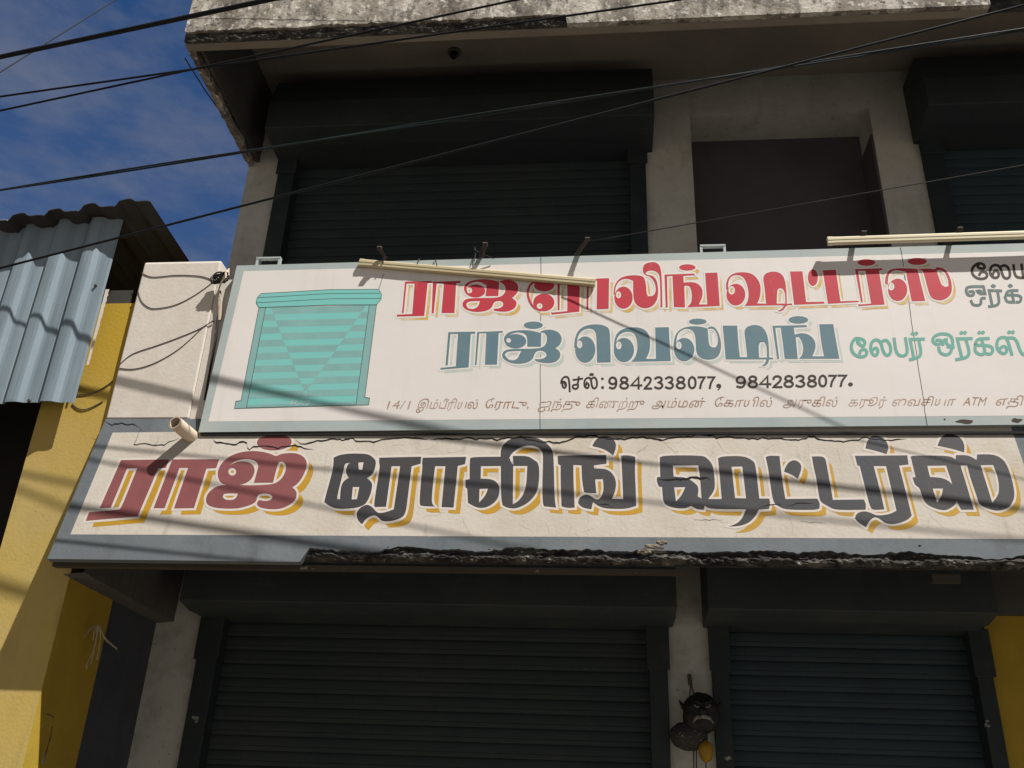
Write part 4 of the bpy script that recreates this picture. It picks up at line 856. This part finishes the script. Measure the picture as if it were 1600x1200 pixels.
for i in range(40):
    t = i / 39; x = 168 + (138 - 168) * t; y = 452 + (570 - 452) * t; w_ = (3.6 - 2.8 * t) * random.uniform(.6, 1.1)
    vs += [P(x - 3, y, 4.152), P(x + w_, y, 4.152)]
    if i: fs.append((2 * i - 2, 2 * i - 1, 2 * i + 1, 2 * i))
m = MB(); m.add(vs, fs); m.build('mortar_edge', M['cream'], nb)
for (sx, sy) in ((27, 462), (149, 446), (45, 626), (105, 540)):
    q_ = P(sx, sy, 4.138); m = MB(); m.tube([q_ + Vector((0, .015, 0)), q_ + Vector((0, -.004, 0))], .008, 8); m.build('screw', M['rust'], cl)
YRF = 4.035; XRR = P(235, 312, YRF)[0]; zr0 = P(235, 314, YRF)[2]
far = PX(296, 408, XRR); slope = (far.z - zr0) / (far.y - YRF)
kx = (P(0, 346, YRF)[2] - zr0) / (P(0, 346, YRF)[0] - XRR)
pr = corr(-7.5, XRR, .2, .04); m = MB(); vs = []; fs = []
for i, (x, d) in enumerate(pr):
    dz = .01 * lump((x * 5, 1, 2), 1) + kx * (x - XRR)
    vs += [(x, YRF + .012 * lump((x * 8, 0, 0), 1), zr0 + d + dz), (x, 6.6, zr0 + d + dz + slope * (6.6 - YRF)), (x, YRF + .012 * lump((x * 8, 0, 0), 1), zr0 + d + dz - .004), (x, 6.6, zr0 + d + dz + slope * (6.6 - YRF) - .004)]
    if i:
        a = 4 * (i - 1); b_ = 4 * i; fs += [(a, a + 1, b_ + 1, b_), (a + 2, b_ + 2, b_ + 3, a + 3), (a, b_, b_ + 2, a + 2)]
m.add(vs, fs); m.build('roof_sheet', M['roof'], nb)
m = MB(); m.box(-7.5, XRR - .02, 5.0, 5.06, ZT, zr0 + slope * 1.0 - .02); m.build('loft_back', M['dark'], nb)

# ================================================================== OVERHEAD CABLES
def cable(label, p, q_, r_, mt, x0=-9, x1=9, pair=None, cat='cable'):
    d = (q_ - p) / (q_.x - p.x); m = MB(); N_ = 64
    def at(x, ph=0, rr=0):
        c_ = p + d * (x - p.x); c_ = c_.copy()
        if rr: c_ += Vector((0, math.cos(ph) * rr, math.sin(ph) * rr))
        return c_
    xs = [x0 + (x1 - x0) * i / N_ for i in range(N_ + 1)]
    if pair:
        N2 = 260; xs = [x0 + (x1 - x0) * i / N2 for i in range(N2 + 1)]
        for ph in (0, math.pi): m.tube([at(x, ph + x * pair[1], pair[0]) for x in xs], r_, 6)
    else: m.tube([at(x) for x in xs], r_, 8)
    return tag(m.build('overhead_cable', mt, None, smooth=True), label, cat, 'overhead cables')
def wire(a, b_, s0, s1):
    """the line seen along a-b in the photo whose sun shadow runs s0-s1 on the wall"""
    n1 = ray(*a).cross(ray(*b_)); n2 = (s1 - s0).cross(SUN); d = n1.cross(n2).normalized()
    A = Matrix((n1, n2, Vector((1, 0, 0)))).inverted(); return A @ Vector((n1.dot(EYE), n2.dot(s0), 0)), d
def wire2(a, b_, s0, s1):
    p, d = wire(a, b_, s0, s1); return p, p + d * (1 / d.x)
p, q_ = wire2((0, 89), (418, 0), FP(102, 790), FP(440, 842)); cable('thickest black overhead cable crossing the sky corner and the top of the roof slab', p, q_, .0125, M['cable'])
p, q_ = wire2((0, 151), (1060, 0), FP(147, 697), FP(987, 782)); cable('thin flatter one of two cables crossing beside the left end of the roof slab', p, q_, .0055, M['cable'])
p, q_ = wire2((0, 173), (805, 0), FP(136, 717), FP(509, 794)); cable('thin steeper one of two cables crossing beside the left end of the roof slab', p, q_, .0055, M['cable'])
p, q_ = wire2((0, 297), (1600, 46), SP(380, 603), FP(1400, 772)); cable('thick twisted green black cable pair spanning the whole picture over the upper shutter', p, q_, .005, M['cable_teal'], pair=(.0052, 1.6))
p2 = P(0, 419, 3.62); q2 = P(1600, 8, 3.05); cable('slim black cable climbing from the tin roof to the top right corner', p2, q2, .0055, M['cable'])
p, q_ = wire2((918, 378), (1600, 258), SP(770, 415), SP(1300, 660)); d_ = (q_ - p)
xa = P(918, 378, 4.09).x; cable('thin grey wire running from a tube light bracket across the doorway to the right', p, q_, .0026, M['cable_dk'], x0=xa, x1=9)
p = P(0, 113, 8.0); q_ = P(180, 0, 9.0); cable('thin high wire slanting across the top left corner of the sky', p, q_, .008, M['cable'], x0=-14, x1=2)
